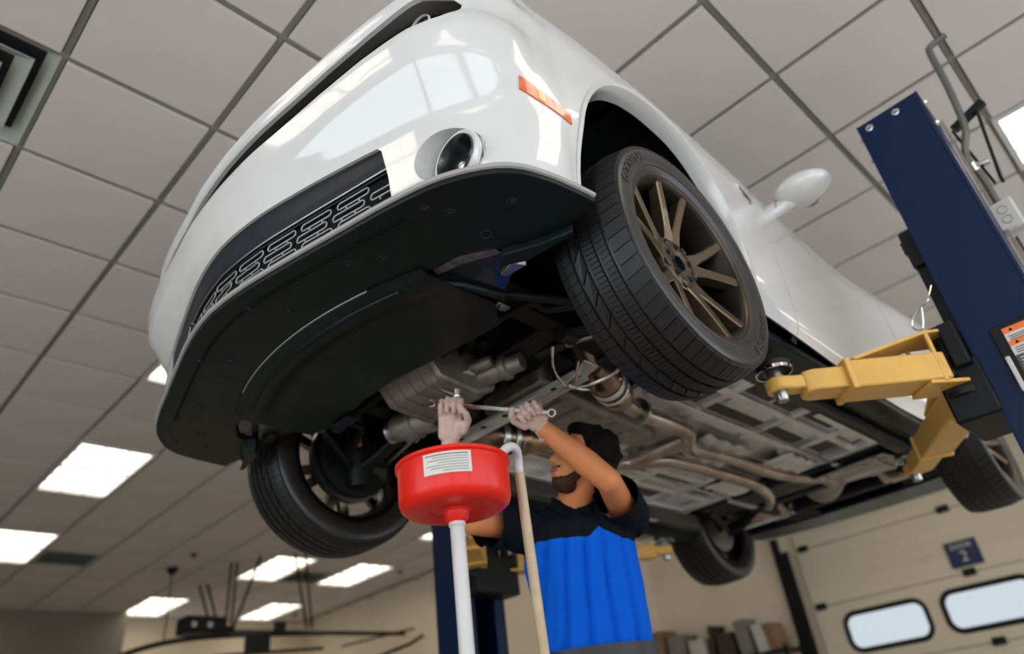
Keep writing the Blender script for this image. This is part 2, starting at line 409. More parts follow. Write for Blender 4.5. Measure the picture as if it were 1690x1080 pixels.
# ---- overhead door opener and rails in the next bay
Z = lambda z: z+CZ
t = thing('door_opener', 'black overhead door opener on ceiling struts with dark lattice tracks', 'door opener', (4.05, 9.5, Z(1.81)))
def loc(o): o.location = -Vector(t.location); return o
obj('motor_box', MB().box((4.06, 9.5, Z(1.93)), (.52, .3, .2)), BLACKM, t, .02).location = -Vector(t.location)
obj('chain_guard', MB().box((4.36, 9.5, Z(1.88)), (.1, .18, .1)), DARKM, t, .01).location = -Vector(t.location)
for x in (3.9, 4.1): obj('indicator_lens', MB().lathe([(0, -.16), (.035, -.16), (.03, -.175), (0, -.178)], 14, (x, 9.5, Z(1.92)), (0, 1, 0)), GREYP, t).location = -Vector(t.location)
for a, b in (((4.27, 10.2, Z(2.6)), (4.2, 9.62, Z(2.02))), ((4.34, 10.1, Z(2.6)), (4.3, 9.62, Z(2.02))), ((4.15, 9.0, Z(2.6)), (4.30, 9.35, Z(1.9))), ((4.20, 8.95, Z(2.6)), (4.4, 9.4, Z(1.88))), ((4.34, 8.6, Z(2.6)), (4.42, 9.4, Z(1.86))), ((4.66, 8.35, Z(2.6)), (5.5, 9.45, Z(1.95))), ((4.72, 8.2, Z(2.6)), (5.58, 9.45, Z(1.95)))):
    obj('hanger_strut', MB().bar(a, b, .028, .02), DARKM, t).location = -Vector(t.location)
obj('drive_rail', MB().bar((4.3, 9.5, Z(1.87)), (7.2, 9.5, Z(1.90)), .05, .05), DARKM, t).location = -Vector(t.location)
def put(n, mb, m): obj(n, mb, m, t).location = -Vector(t.location)
put('curved_track', MB().tube(catmull([(2.6, 9.4, Z(1.3)), (3.2, 9.4, Z(1.6)), (3.8, 9.4, Z(1.75)), (4.6, 9.4, Z(1.82)), (5.75, 9.4, Z(1.86))], 6), .03, 8), BLACKM)
put('lower_chord', MB().tube([(3.3, 9.35, Z(1.35)), (4.2, 9.35, Z(1.56)), (5.7, 9.35, Z(1.66))], .022, 8), BLACKM)
for x, za, zb in ((4.3, 1.57, 1.80), (4.6, 1.58, 1.82), (4.9, 1.6, 1.83), (5.2, 1.62, 1.84), (5.45, 1.64, 1.85), (5.7, 1.66, 1.86)): put('lattice_bar', MB().bar((x, 9.38, Z(za-.4)), (x, 9.38, Z(zb)), .025, .025), BLACKM)
put('carriage_plate', MB().box((4.75, 9.36, Z(1.7)), (.34, .03, .2)), BLACKM)
put('roller_bracket', MB().box((5.05, 9.36, Z(1.93)), (.14, .08, .1)), DARKM)
put('side_track', MB().tube([(6.2, 9.0, Z(1.45)), (6.9, 9.0, Z(1.66)), (7.15, 9.0, Z(1.78))], .025, 8), BLACKM)
put('upper_track', MB().tube([(5.9, 9.2, Z(1.66)), (7.15, 9.2, Z(1.92))], .014, 8), BLACKM)
for x in (6.2, 6.75): put('track_post', MB().bar((x, 9.1, Z(1.0)), (x, 9.1, Z(1.9)), .022, .022), BLACKM)

# ---- roller door on the far wall, with oval-cornered windows, hinges and a bay sign
door = struct('door_1', MB().box((XF+.015, 1.9, 1.72), (.012, 4.2, 3.44)), DARKM)
PH = .69; X0D = XF-.005
for k in range(5):
    za = -.07+PH*k; zb = za+PH-.008
    if k == 2:      # glazed section: skin built round the openings
        mb = MB(); wy = [3.23, 2.13, 1.03, -.07]; ww, wh, zc = .92, .40, za+PH/2
        o = obj('door_panel', MB().box((X0D-.02, 1.9, (za+zb)/2), (.04, 4.2, zb-za)), DOORP, door)
        cut(o, [MB().prism(rrect(ww, wh, .13, 6, y, zc), (0, 0, 0), (0, 1, 0), (0, 0, 1), (1, 0, 0), X0D-.2, X0D+.2) for y in wy])
        for n, y in enumerate(wy):
            g = [(X0D-.03, a, b) for a, b in rrect(ww, wh, .13, 7, y, zc)]
            wi = obj('window_seal', MB().tube(g, .03, 10, closed=True), BLACKM, door)
            obj('pane', MB().prism(rrect(ww-.02, wh-.02, .12, 6, y, zc), (0, 0, 0), (0, 1, 0), (0, 0, 1), (1, 0, 0), X0D-.03, X0D-.02), FROST, wi)
    else:
        o = obj('door_panel', MB().box((X0D-.02, 1.9, (za+zb)/2), (.04, 4.2, zb-za)), DOORP, door, .004)
    for q in range(1, 5):
        if k != 2: obj('panel_rib', MB().box((X0D-.042, 1.9, za+PH*q/5), (.006, 4.18, .05)), DOORP, o, .003)
for y in (2.2, 3.9, .2):
    for k in range(1, 5): obj('hinge', MB().box((X0D-.05, y, -.07+PH*k), (.03, .13, .075)).box((X0D-.07, y, -.07+PH*k), (.02, .05, .05)), BLACKM, door, .006)
# openings in the wall behind the panes, so that daylight reaches them
w = bpy.data.objects['wall_front']
cut(w, [MB().box((XF+.1, 1.55, 1.655), (.6, 4.6, .5))]); cut(door, [MB().box((XF+.0, 1.55, 1.655), (.6, 4.8, .5))])
w['kind'] = 'structure'; door['kind'] = 'structure'
# door track beside it
t = thing('door_side_track', 'dark vertical steel track at the edge of the roller door', 'door track', (XF-.12, 4.15, 0))
obj('channel', MB().box((0, 0, 1.35), (.06, .05, 2.7)).box((-.02, -.05, 1.35), (.02, .06, 2.7)), BLACKM, t)
obj('angle_iron', MB().box((.06, .10, 1.5), (.04, .09, 3.0)), DARKM, t)
for z in (.5, 1.2, 1.9, 2.6): obj('track_bracket', MB().box((.02, .05, z), (.05, .16, .05)), STEEL if False else DARKM, t)
# sign
sg = thing('bay_sign', 'small navy sign reading DOOR 2 fixed on the roller door', 'sign', (X0D-.05, 2.18, Z(1.395)))
obj('plate', MB().box((0, 0, 0), (.012, .33, .27)), NAVY, sg, .004)
def text_mesh(s, size, extrude=.001):
    cu = bpy.data.curves.new('text', 'FONT'); cu.body = s; cu.size = size; cu.align_x = 'CENTER'; cu.align_y = 'CENTER'; cu.extrude = extrude; cu.resolution_u = 3
    o = bpy.data.objects.new('text', cu); COL.objects.link(o); dg = bpy.context.evaluated_depsgraph_get(); dg.update()
    me = bpy.data.meshes.new_from_object(o.evaluated_get(dg)); bpy.data.objects.remove(o); bpy.data.curves.remove(cu); return me
RS = (radians(90), 0, radians(-90))
for s, size, z in (('DOOR', .075, .075), ('2', .15, -.035)):
    o = link('lettering', text_mesh(s, size), SIGNW, sg, (-.0075, 0, z), RS)
# ---- shelf with cartons
ZS = Z(.80)
t = thing('storage_rack', 'black steel storage rack against the beige wall holding cartons', 'shelf', (8.9, 5.3, 0))
for y in (-1.05, 1.05):
    for x in (-.2, .2): obj('upright', MB().box((x, y, ZS/2+.02), (.04, .04, ZS+.04)), BLACKM, t)
for z in (ZS-.02, ZS-.7, .2): obj('shelf_board', MB().box((0, 0, z), (.48, 2.2, .035)), DARKM, t)
BX = [(6.08, .30, .50, CARD, .0, 'brown carton with open top at the end of the rack shelf'), (5.76, .24, .40, CARDG, .05, 'grey carton beside the brown carton on the rack shelf'), (5.44, .22, .30, CARDW, 0, 'white carton between grey and brown cartons on the rack shelf'),
      (5.24, .05, .42, CARDD, .08, 'thin dark box leaning upright on the rack shelf'), (5.035, .22, .30, CARDD, 0, 'dark brown low carton in the middle of the rack shelf'), (4.755, .16, .40, CARDG, -.12, 'tall grey carton tilted over on the rack shelf'),
      (4.54, .14, .32, CARDW, -.1, 'pale carton standing near the door track'), (4.40, .10, .30, CARD, -.14, 'narrow brown carton next to the door track')]
for y, wd, h, m, tilt, lab in BX:
    o = thing('carton', lab, 'box', (8.9, y, ZS))
    ro = Matrix.Rotation(tilt, 3, 'X')
    obj('body', MB().box(ro @ Vector((0, 0, h/2))+Vector((0, 0, abs(tilt)*wd/2)), (.34, wd, h), ro), m, o, .004)
    obj('tape', MB().box(ro @ Vector((0, 0, h+.001))+Vector((0, 0, abs(tilt)*wd/2)), (.345, .045, .003), ro), TAN, o)
    obj('flap', MB().box(ro @ Vector((-.175, 0, h-.05))+Vector((0, 0, abs(tilt)*wd/2)), (.006, wd*.94, .09), ro), m, o)
# ================================================================== CAR (local axes: x back from front axle, y to the car's right, z up)
CAR0 = Vector((1.575, 1.645, CZ+.91))
car = thing('car', 'white two-door sports coupe raised on the lift with bronze alloy wheels', 'car', CAR0)
# half plan of the body sides: (x, y) from nose to tail
PLAN = [(-.930, 0), (-.924, .09), (-.908, .20), (-.880, .33), (-.845, .48), (-.809, .63), (-.768, .755), (-.708, .845), (-.645, .895), (-.57, .921), (-.47, .936), (-.36, .944), (-.2, .948), (0, .949), (.2, .946), (.45, .938), (.75, .925), (1.1, .908), (1.5, .896), (1.9, .900), (2.3, .930), (2.7, .955), (3.0, .955), (3.3, .935), (3.5, .895), (3.65, .80), (3.74, .62), (3.79, .35), (3.80, 0)]
PL = catmull([(x, y, 0) for x, y in PLAN], 16)
ARC = [0]
for a, b in zip(PL, PL[1:]): ARC.append(ARC[-1]+(b-a).length)
SMAX = ARC[-1]
def plan(s):
    sg = 1 if s >= 0 else -1; a = min(abs(s), SMAX)
    lo, hi = 0, len(ARC)-1
    while hi-lo > 1:
        m = (lo+hi)//2
        if ARC[m] <= a: lo = m
        else: hi = m
    t = (a-ARC[lo])/(ARC[hi]-ARC[lo]); p = PL[lo].lerp(PL[hi], t)
    def tan(k): return (PL[min(k+1, len(PL)-1)]-PL[max(k-1, 0)]).normalized()
    d = tan(lo).lerp(tan(hi), t).normalized()
    n = Vector((-d.y, d.x, 0))       # outward
    if a < 1e-6: n = Vector((-1, 0, 0))
    return Vector((p.x, sg*p.y, 0)), Vector((n.x, sg*n.y, 0))
def s_at(x, start=1.0):             # arc length on the side at given x
    for k in range(len(PL)-1):
        if ARC[k] > start*.8 and PL[k].x <= x < PL[k+1].x: return ARC[k]+(ARC[k+1]-ARC[k])*(x-PL[k].x)/(PL[k+1].x-PL[k].x)
    return SMAX
S_ARCH = s_at(-.50, .9)
PFW, PFO = [.20, .24, .30, .42, .50, .57, .63, .68, .71, .76, .79, .81, .83, .85], [-.010, -.006, -.006, -.004, -.002, .012, .022, .014, .0, -.004, .006, .006, .0, -.02]
PSW, PSO = [.195, .215, .255, .32, .45, .60, .70, .80, .88, .93, .96, .985], [-.030, -.014, -.005, .001, .004, .003, 0, -.002, -.012, -.034, -.07, -.13]
def off(x, w):
    t = sstep(-.74, -.50, x); curl = .020*sstep(-.52, -.44, x)*(1-sstep(-.40, -.34, x))*(1-sstep(.26, .50, w))
    blunt = lerp([-.930, -.912, -.882, -.846, -.81, -.77, -.708, -.645, -.57, -.47], [.010, .020, .032, .048, .058, .064, .054, .034, .012, 0], x)*sstep(.40, .56, w) if x < -.47 else 0
    return lerp(PFW, PFO, w)*(1-t)+lerp(PSW, PSO, w)*t-curl+blunt
def wtop(x): return lerp([-.95, -.8, -.6, -.3, .1, .7, 1.5, 2.4, 3.0, 3.8], [.785, .805, .875, .94, .975, .985, .985, .995, .985, .93], x)
def wbot(x): return lerp([-.95, -.45, .2, .5, 2.2, 2.5, 3.2, 3.8], [.203, .203, .203, .203, .203, .21, .25, .30], x)
def wallp(s, w):
    p, n = plan(s); o = off(p.x, w); return p+n*o+Vector((0, 0, w)), n
def wall_panel(name, s0, s1, w0=None, w1=None, th=.012, nv=26, step=.022):
    nu = max(4, int(abs(s1-s0)/step))
    def fn(a, b):
        s = s0+(s1-s0)*a; x = plan(s)[0].x
        lo = wbot(x) if w0 is None else w0; hi = wtop(x) if w1 is None else w1
        w = lo+(hi-lo)*b; p, n = wallp(s, w)
        q, _ = wallp(s, w+.004); dz = (q-p).normalized(); nn = n - dz*n.dot(dz); nn.normalize()
        return p, nn
    return obj(name, MB().shell(fn, nu, nv, th), PAINT, car, angle=60)
ARCHF = catmull([(x, w, 0) for x, w in [(-.452, .10), (-.455, .22), (-.445, .36), (-.405, .52), (-.325, .66), (-.21, .765), (-.06, .82), (.09, .815), (.21, .765), (.30, .665), (.352, .53), (.372, .38), (.37, .25), (.35, .10)]], 8)
ARCHR = [Vector((v.x*.98+2.90, v.y*1.0+.02, 0)) for v in ARCHF]
def arch_cut(A, sy):
    return MB().prism([(v.x, v.y) for v in A], (0, 0, 0), (1, 0, 0), (0, 0, 1), (0, 1, 0), *( (.6, 1.2) if sy > 0 else (-1.2, -.6)))
# --- bumper skin with openings
bump = wall_panel('front_bumper', -S_ARCH-.045, S_ARCH+.045, nv=40, step=.014)
lower = [(-.612, .395), (-.60, .41)] + [(v, .412+.025*(1-(v/.58)**2)) for v in [-.57+.057*k for k in range(21)]] + [(.60, .41), (.612, .395), (.628, .30), (.640, .17), (-.640, .17), (-.628, .30)]
uppr = []
for k in range(31):
    v = -.80+1.6*k/30; uppr.append((v, .628+.026*(abs(v)/.80)**4))
uppr += [(.85, .668), (.876, .690), (.880, .725), (.860, .762)]
for k in range(31):
    v = .80-1.6*k/30; uppr.append((v, .742+.038*(abs(v)/.8)**3))
uppr += [(-.860, .762), (-.880, .725), (-.876, .690), (-.85, .668)]
cx = lambda poly, a, b: MB().prism(poly, (0, 0, 0), (0, 1, 0), (0, 0, 1), (1, 0, 0), a, b)
FOG = [(sy, Vector((0, sy*.775, .292))) for sy in (-1, 1)]
cutters = [cx(lower, -1.2, -.55), cx(uppr, -1.2, -.5), arch_cut(ARCHF, 1), arch_cut(ARCHF, -1)]
for sy, c in FOG:
    cutters.append(MB().prism([(c.y+.076*cos(2*pi*k/40), c.z+.076*sin(2*pi*k/40)) for k in range(40)], (0, 0, 0), (0, 1, 0), (0, 0, 1), (1, 0, 0), -1.2, -.70))
cut(bump, cutters, 40)
# rolled edges round the openings
def edge_on_wall(poly, name, r, m, push=0):
    pts = []
    for v, w in poly:
        # find s on the front with plan y = v
        lo, hi = 0, S_ARCH
        for _ in range(30):
            md = (lo+hi)/2
            if plan(md)[0].y < abs(v): lo = md
            else: hi = md
        p, n = wallp(lo if v >= 0 else -lo, max(w, .2)); pts.append(p-n*push)
    return pts
lower_top = [p for p in lower if p[1] > .2]
def front_pt(v, w, back):
    lo, hi = 0, S_ARCH
    for _ in range(30):
        md = (lo+hi)/2
        if plan(md)[0].y < abs(v): lo = md
        else: hi = md
    p, n = wallp(lo if v >= 0 else -lo, w); return Vector((p.x+back, v, w)), n
# --- fog lamp pockets
for sy, c in FOG:
    def pw(a, b):
        an = 2*pi*a; v = c.y+.0765*cos(an); w_ = c.z+.0765*sin(an)
        x0 = front_pt(v, w_, .003)[0].x; x = x0+(-.697-x0)*min(1, b*1.5); k = 1 if b < .67 else 1-.32*(b-.667)*3
        return Vector((x, c.y+.0765*k*cos(an), c.z+.0765*k*sin(an))), Vector((0, 0, 0))
    pk = obj('fog_pocket', MB().grid(lambda a, b: pw(a, b)[0], 48, 6), PAINT, car)
    o = c+Vector((-.724, sy*.010, -.010))
    obj('trim_ring', MB().lathe([(.069, .012), (.073, .0), (.070, -.010), (.062, -.008), (.060, .006)], 40, o, (1, 0, 0)), PAINT, pk)
    obj('lamp_bowl', MB().lathe([(.0625, -.006), (.060, -.013), (.055, -.006), (.051, .02), (.040, .045), (.022, .058), (.0001, .06)], 36, o, (1, 0, 0)), GLOSSB, pk)
    obj('bulb', MB().ball(o+Vector((.012, -.006, -.020)), (.014, .012, .012)), GLASS, pk)
    obj('bulb_seat', MB().lathe([(.0001, .0), (.015, .0), (.015, .03), (.0001, .03)], 16, o+Vector((.016, -.006, -.02)), (1, 0, 0)), CHROME, pk)
# --- lower intake: plain black visor, slotted grille, tow cover
def vis(a, b):
    v = -.632+1.264*a
    P = [(.452, .006), (.435, .008), (.40, .010), (.352, .014), (.340, .022)]
    k = b*4; i = min(3, int(k)); t = k-i
    w = P[i][0]+(P[i+1][0]-P[i][0])*t; bk = P[i][1]+(P[i+1][1]-P[i][1])*t
    return front_pt(v, w, bk)[0], Vector((-.8, 0, -.6))
obj('intake_visor', MB().shell(vis, 66, 8, .008), PLASTIC2, car, angle=30)
obj('visor_lip', MB().tube([front_pt(-.615+1.23*k/50, .344, .013)[0] for k in range(51)], .0028, 8), STEEL, car)
obj('grille_backing', MB().shell(lambda a, b: (front_pt(-.632+1.264*a, .345-.155*b, .030+.006*b)[0], Vector((-1, 0, 0))), 60, 4, .006), LINER, car)
ring = MB().tube([(0, a, b) for a, b in rrect(.104, .0195, .0090, 4)], .0023, 8, closed=True)
ring_me = mesh('grille_slot', ring); ring_me.materials.append(STEEL2 if 'STEEL2' in globals() else mat('grille_edge_glint', (.30, .31, .31), .35, metal=.3))  # outline rings coloured grey to paint the light caught on slot edges
web_me = mesh('slot_web', MB().box((0, 0, 0), (.004, .003, .012))); web_me.materials.append(ring_me.materials[0])
SX = .122
for row in range(4):
    for k in range(-5, 6):
        v = k*SX+(row % 2)*.016-.008
        if abs(v) > .605 or (row > 1 and abs(v-.205) < .075): continue
        w = .322-.0295*row
        if w < .20: continue
        p, n = front_pt(v, w, .022+.004*row/3)
        g = link('grille_slot', ring_me, None, car, p, (0, 0, atan2(-n.y, -n.x)))
        if row < 3:
            for dv in (-.022, .022): link('slot_web', web_me, None, g, (0, dv, -.0147))
p, n = front_pt(.205, .262, .012); rz = atan2(-n.y, -n.x)
tc = obj('tow_cover', MB().prism([(-.055, -.055), (.05, -.055), (.044, .05), (.03, .055), (-.05, .002)], (0, 0, 0), (0, 1, 0), (0, 0, 1), (1, 0, 0), -.006, .012), PLASTIC2, car, .004, loc=p, rot=(0, 0, rz))
obj('cover_rim', MB().tube([(-.008, a, b) for a, b in [(-.055, -.055), (.05, -.055), (.044, .05), (.03, .055), (-.05, .002)]], .0028, 8, closed=True), STEEL, tc)
obj('tow_bolt', MB().ball((-.012, .0, -.028), (.008, .012, .014)), CHROME, tc)
# --- upper grille and head lamps behind the slit
def ugr(a, b):
    v = -.88+1.76*a; P, n = front_pt(v, .66, .060); return Vector((P.x+.02*b, v, .60+.20*b)), Vector((-1, 0, 0))
obj('upper_grille', MB().shell(ugr, 50, 6, .01), GLOSSB, car)
obj('grille_floor', MB().shell(lambda a, b: (front_pt(-.86+1.72*a, .63, .008+.06*b)[0]+Vector((0, 0, -.014+.030*abs(2*a-1)**4)), Vector((0, 0, 1))), 50, 3, .006), GLOSSB, car)
for k in range(-14, 15):
    v = k*.042; P, n = front_pt(v, .69, .050); obj('grille_bar', MB().box((P.x, v, .69), (.012, .006, .09)), GLOSSB, car) if k % 2 == 0 else None
for sy in (-1, 1):
    P, n = front_pt(sy*.755, .705, .055)
    hl = obj('head_lamp', MB().lathe([(.0001, .03), (.038, .03), (.042, 0), (.046, -.012), (.041, -.014)], 28, P+Vector((0, 0, .018)), (1, 0, 0)), GLOSSB, car)
    obj('halo_ring', MB().lathe([(.041, -.012), (.044, -.018), (.047, -.012), (.044, -.008)], 28, P+Vector((0, 0, .018)), (1, 0, 0), closed=True), GREYP, hl)
    obj('lens', MB().ball(P+Vector((.012, 0, .018)), (.012, .03, .03)), GLASS, hl)
# --- side markers
for sy in (-1, 1):
    def mk(a, b):
        x = -.62+.155*a; s = s_at(x, .9); w0 = .488-.035*a; w = w0-.018+.036*b
        p, n = wallp(sy*s, w); return p+n*.0035, n
    o = obj('side_marker', MB().shell(mk, 14, 4, .008), AMBER, car)
    def mk2(a, b):
        x = -.57+.022*a; s = s_at(x, .9); w0 = .488-.035*(x+.62)/.155; w = w0-.014+.028*b
        p, n = wallp(sy*s, w); return p+n*.0045, n
    obj('reflector_bar', MB().shell(mk2, 3, 3, .004), AMBER2, o)
# --- wings, doors, rear quarters, rear bumper
XD0, XD1, XR = .665, 1.98, 3.42
for sy in (-1, 1):
    sf = lambda x: sy*s_at(x, .9)
    o = wall_panel('front_wing', sf(-.478), sf(XD0-.003), nv=30, step=.016); cut(o, [arch_cut(ARCHF, sy)], 40)
    d = wall_panel('door', sf(XD0+.003), sf(XD1-.003), nv=26, step=.03)
    o = wall_panel('rear_quarter', sf(XD1+.003), sf(XR), nv=26, step=.02); cut(o, [arch_cut(ARCHR, sy)], 40)
    # slanted front door shut line covered by a thin dark gap strip behind the panels
    obj('door_gap', MB().shell(lambda a, b: ((lambda pn: (pn[0]-pn[1]*.010, pn[1]))(wallp(sf(XD0-.02+.04*a), .19+.78*b))), 2, 20, .004), PLASTIC, car)
    # arch flanges
    for A, nm in ((ARCHF, 'arch_flange'), (ARCHR, 'arch_flange')):
        fl = MB(); n = len(A); rows = []
        for v in A:
            if v.y < .205: continue
            s = s_at(v.x, .9) if v.x > -.6 else S_ARCH
            p, nn = wallp(sy*s, max(v.y, .2)); cxm = A[len(A)//2].x
            inw = Vector((cxm-v.x, 0, .42-v.y)).normalized()
            q = Vector((v.x, p.y, v.y))
            rows.append([q+Vector((0, sy*.004, 0))-inw*.010, q+Vector((0, sy*.004, 0))+inw*.004, q+Vector((0, -sy*.012, 0))+inw*.012, q+Vector((0, -sy*.05, 0))+inw*.016, q+Vector((0, -sy*.05, 0))+inw*.012, q+Vector((0, -sy*.014, 0))-inw*.004])
        k = 6; fl.add([p for r in rows for p in r], [(i*k+j, (i+1)*k+j, (i+1)*k+(j+1) % k, i*k+(j+1) % k) for i in range(len(rows)-1) for j in range(k)])
        obj(nm, fl, PAINT, car, angle=50)
wall_panel('rear_bumper', s_at(XR+.005), SMAX, nv=22); wall_panel('rear_bumper', -SMAX, -s_at(XR+.005), nv=22)
# --- bonnet, roof and glass
SB = s_at(.70, .9)
def bon(a, b):
    sa = .004+(SB-.004)*a; x = plan(sa)[0].x; R1, n1 = wallp(sa, wtop(x)); R1 = R1-n1*.008
    v = R1.y*(2*b-1); e = 1-abs(2*b-1)**2.5
    return Vector((R1.x, v, R1.z-.006+.05*e*min(1, R1.y/.5)+.0*a)), Vector((0, 0, 1))
obj('bonnet', MB().shell(bon, 46, 24, .02), PAINT, car, angle=50)
ROOF = [(.70, 1.00, .80), (1.38, 1.345, .60), (1.9, 1.375, .58), (2.3, 1.345, .57), (3.02, 1.06, .66)]
def green(i0, i1, name, m, lo=-1, hi=1):
    (x0, z0, h0), (x1, z1, h1) = ROOF[i0], ROOF[i1]
    def fn(a, b):
        x = x0+(x1-x0)*a; z = z0+(z1-z0)*a; h = h0+(h1-h0)*a; v = (lo+(hi-lo)*b); return Vector((x, v*h, z+.03*(1-v*v))), Vector((0, 0, 1))
    obj(name, MB().shell(fn, 8, 12, .012), m, car)
green(0, 1, 'windscreen', TINT); green(1, 2, 'roof', PAINT); green(2, 3, 'roof', PAINT); green(3, 4, 'rear_window', TINT)
for sy in (-1, 1):
    pts = ROOF[1:]
    def sw(a, b):
        x = 1.0+2.0*a; z1 = lerp([r[0] for r in ROOF], [r[1] for r in ROOF], x); h1 = lerp([r[0] for r in ROOF], [r[2] for r in ROOF], x)
        z0 = .97; h0 = .84; return Vector((x, sy*(h0+(h1-h0)*b), z0+(z1-z0)*b)), Vector((0, sy, .3)).normalized()
    obj('side_window', MB().shell(sw, 12, 4, .008), TINT, car)
    def sh(a, b):
        x = .72+3.05*a; z0 = wtop(x)-.012; v0 = lerp([p.x for p in PL[len(PL)//3:]], [p.y for p in PL[len(PL)//3:]], x)-.12
        return Vector((x, sy*(v0+(.80-v0)*b if v0 > .8 else v0-.02*b), z0+.01*b)), Vector((0, 0, 1))
    obj('shoulder_panel', MB().shell(sh, 30, 2, .01), PAINT, car)
def boot(a, b):
    x = 3.0+.76*a; v = (2*b-1)*.80*(1-.25*a*a); return Vector((x, v, 1.05-.06*a+.02*(1-(2*b-1)**2))), Vector((0, 0, 1))
obj('boot_lid', MB().shell(boot, 8, 10, .02), PAINT, car)
# --- door mirrors
for sy in (-1, 1):
    mb = MB(); c = Vector((.955, sy*1.032, .928))
    mb.ball(c, (.075, .118, .062), 28, 18)
    for k, v in enumerate(mb.v):
        d = v-c; t = d.x/.075
        d.y *= 1+.10*(d.z/.062); d.z *= 1-.18*max(0, sy*d.y/.118); d.x = .075*(abs(t)**.75)*(1 if t > 0 else -1) if t > 0 else d.x*1.25
        mb.v[k] = c+d
    o = obj('door_mirror', mb, PAINT, car, angle=80)
    obj('mirror_neck', MB().tube(catmull([(.905, sy*.875, .868), (.915, sy*.91, .880), (.93, sy*.95, .895), (.94, sy*.985, .910)], 5), [.036]*6+[.035]*5+[.040]*5, 16, sq=(1, .8)), PAINT, o)
    obj('mirror_glass', MB().lathe([(.0001, 0), (.05, 0), (.05, .004), (.0001, .004)], 24, c+Vector((.066, 0, 0)), (1, 0, 0)), CHROME, o)
    obj('neck_seam', MB().tube([Vector((.925, sy*.935, .890))+Vector((cos(a)*.036, sin(a)*.010*sy, sin(a)*.029)) for a in [2*pi*k/20 for k in range(20)]], .0015, 6, closed=True), PLASTIC, o)
# --- wing badge: dark chrome running-figure emblem
for sy in (-1, 1):
    p, n = wallp(sy*s_at(.575, .9), .775)
    poly = [(-.052, .022), (-.045, .026), (-.034, .012), (-.022, .010), (-.010, .014), (.010, .006), (.026, -.004), (.052, -.024), (.046, -.028), (.020, -.018), (-.004, -.014), (-.024, -.012), (-.034, -.006), (-.030, .004), (-.040, .004)]
    ex = Vector((1, -n.x/n.y if n.y else 0, 0)).normalized()
    b = obj('badge', MB().prism(poly, p, ex, (0, 0, 1), n, -.001, .006), CHROME, car, .0015)
    obj('badge_inlay', MB().prism([(x*.78+.003, y*.62) for x, y in poly], p, ex, (0, 0, 1), n, .004, .0075), GLOSSB, b)
# side repeater screw on the arch
obj('arch_screw', MB().lathe([(.0001, .0), (.010, 0), (.012, .006), (.006, .008), (.005, .004), (.0001, .004)], 16, (.262, -.928, .755), (0, -1, 0)), PLASTIC, car)
# ================================================================== UNDERBODY
# --- splitter: flat black plate under the bumper
OUT = [(.932, .0), (.926, .09), (.911, .19), (.881, .33), (.846, .48), (.811, .63), (.770, .758), (.713, .848), (.655, .897), (.578, .922), (.50, .934), (.438, .940)]
OUTC = [(-v.x, v.y) for v in catmull([(a, b, 0) for a, b in OUT], 6)]
REAR = [(-.438, .93), (-.416, .82), (-.412, .762), (-.42, .705), (-.47, .69), (-.525, .668), (-.566, .60), (-.594, .463), (-.625, .359), (-.655, .30), (-.655, 0)]
poly = [(x, y) for x, y in OUTC] + [(x, y) for x, y in REAR]
full = poly + [(x, -y) for x, y in reversed(poly) if y > 1e-6]
spl = obj('splitter', MB().prism(full, (0, 0, 0), (1, 0, 0), (0, 1, 0), (0, 0, 1), .194, .212), PLASTIC, car, .003, angle=30)
# thin grey bead painting the light on the splitter's front edge below the bumper
bead = [Vector((x-.002, y, .214)) for x, y in reversed(OUTC[1:])] + [Vector((x-.002, -y, .214)) for x, y in OUTC]
obj('splitter_lit_edge', MB().tube(bead, .0075, 8), mat('lit_edge_grey', (.30, .29, .28), .45), spl)
bolt = MB().lathe([(.0001, -.006), (.006, -.006), (.007, -.002), (.012, -.002), (.014, 0), (.014, .002)], 14); bolt_me = mesh('fastener', bolt); bolt_me.materials.append(PLASTIC2)
for x, y in ((-.745, -.681), (-.691, -.707), (-.77, -.409), (-.713, -.474), (-.783, -.147), (-.788, .176), (-.736, .5), (-.58, .80), (-.60, -.82), (-.64, .70), (-.87, -.10), (-.86, .22), (-.69, .80)):
    link('fastener', bolt_me, None, spl, (x, y, .194))
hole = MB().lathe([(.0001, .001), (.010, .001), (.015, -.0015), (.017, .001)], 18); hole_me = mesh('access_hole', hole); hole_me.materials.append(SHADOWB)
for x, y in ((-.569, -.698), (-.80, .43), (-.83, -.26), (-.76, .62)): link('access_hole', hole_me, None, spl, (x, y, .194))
# strakes / deflector at the right corner
obj('tyre_deflector', MB().prism([(-.47, .64), (-.43, .70), (-.41, .84), (-.425, .85), (-.455, .76), (-.50, .68)], (0, 0, 0), (1, 0, 0), (0, 1, 0), (0, 0, 1), .150, .196), PLASTIC, spl, .004)
obj('tyre_deflector', MB().prism([(-.47, -.64), (-.43, -.70), (-.41, -.84), (-.425, -.85), (-.455, -.76), (-.50, -.68)], (0, 0, 0), (1, 0, 0), (0, 1, 0), (0, 0, 1), .172, .196), PLASTIC, spl, .004)
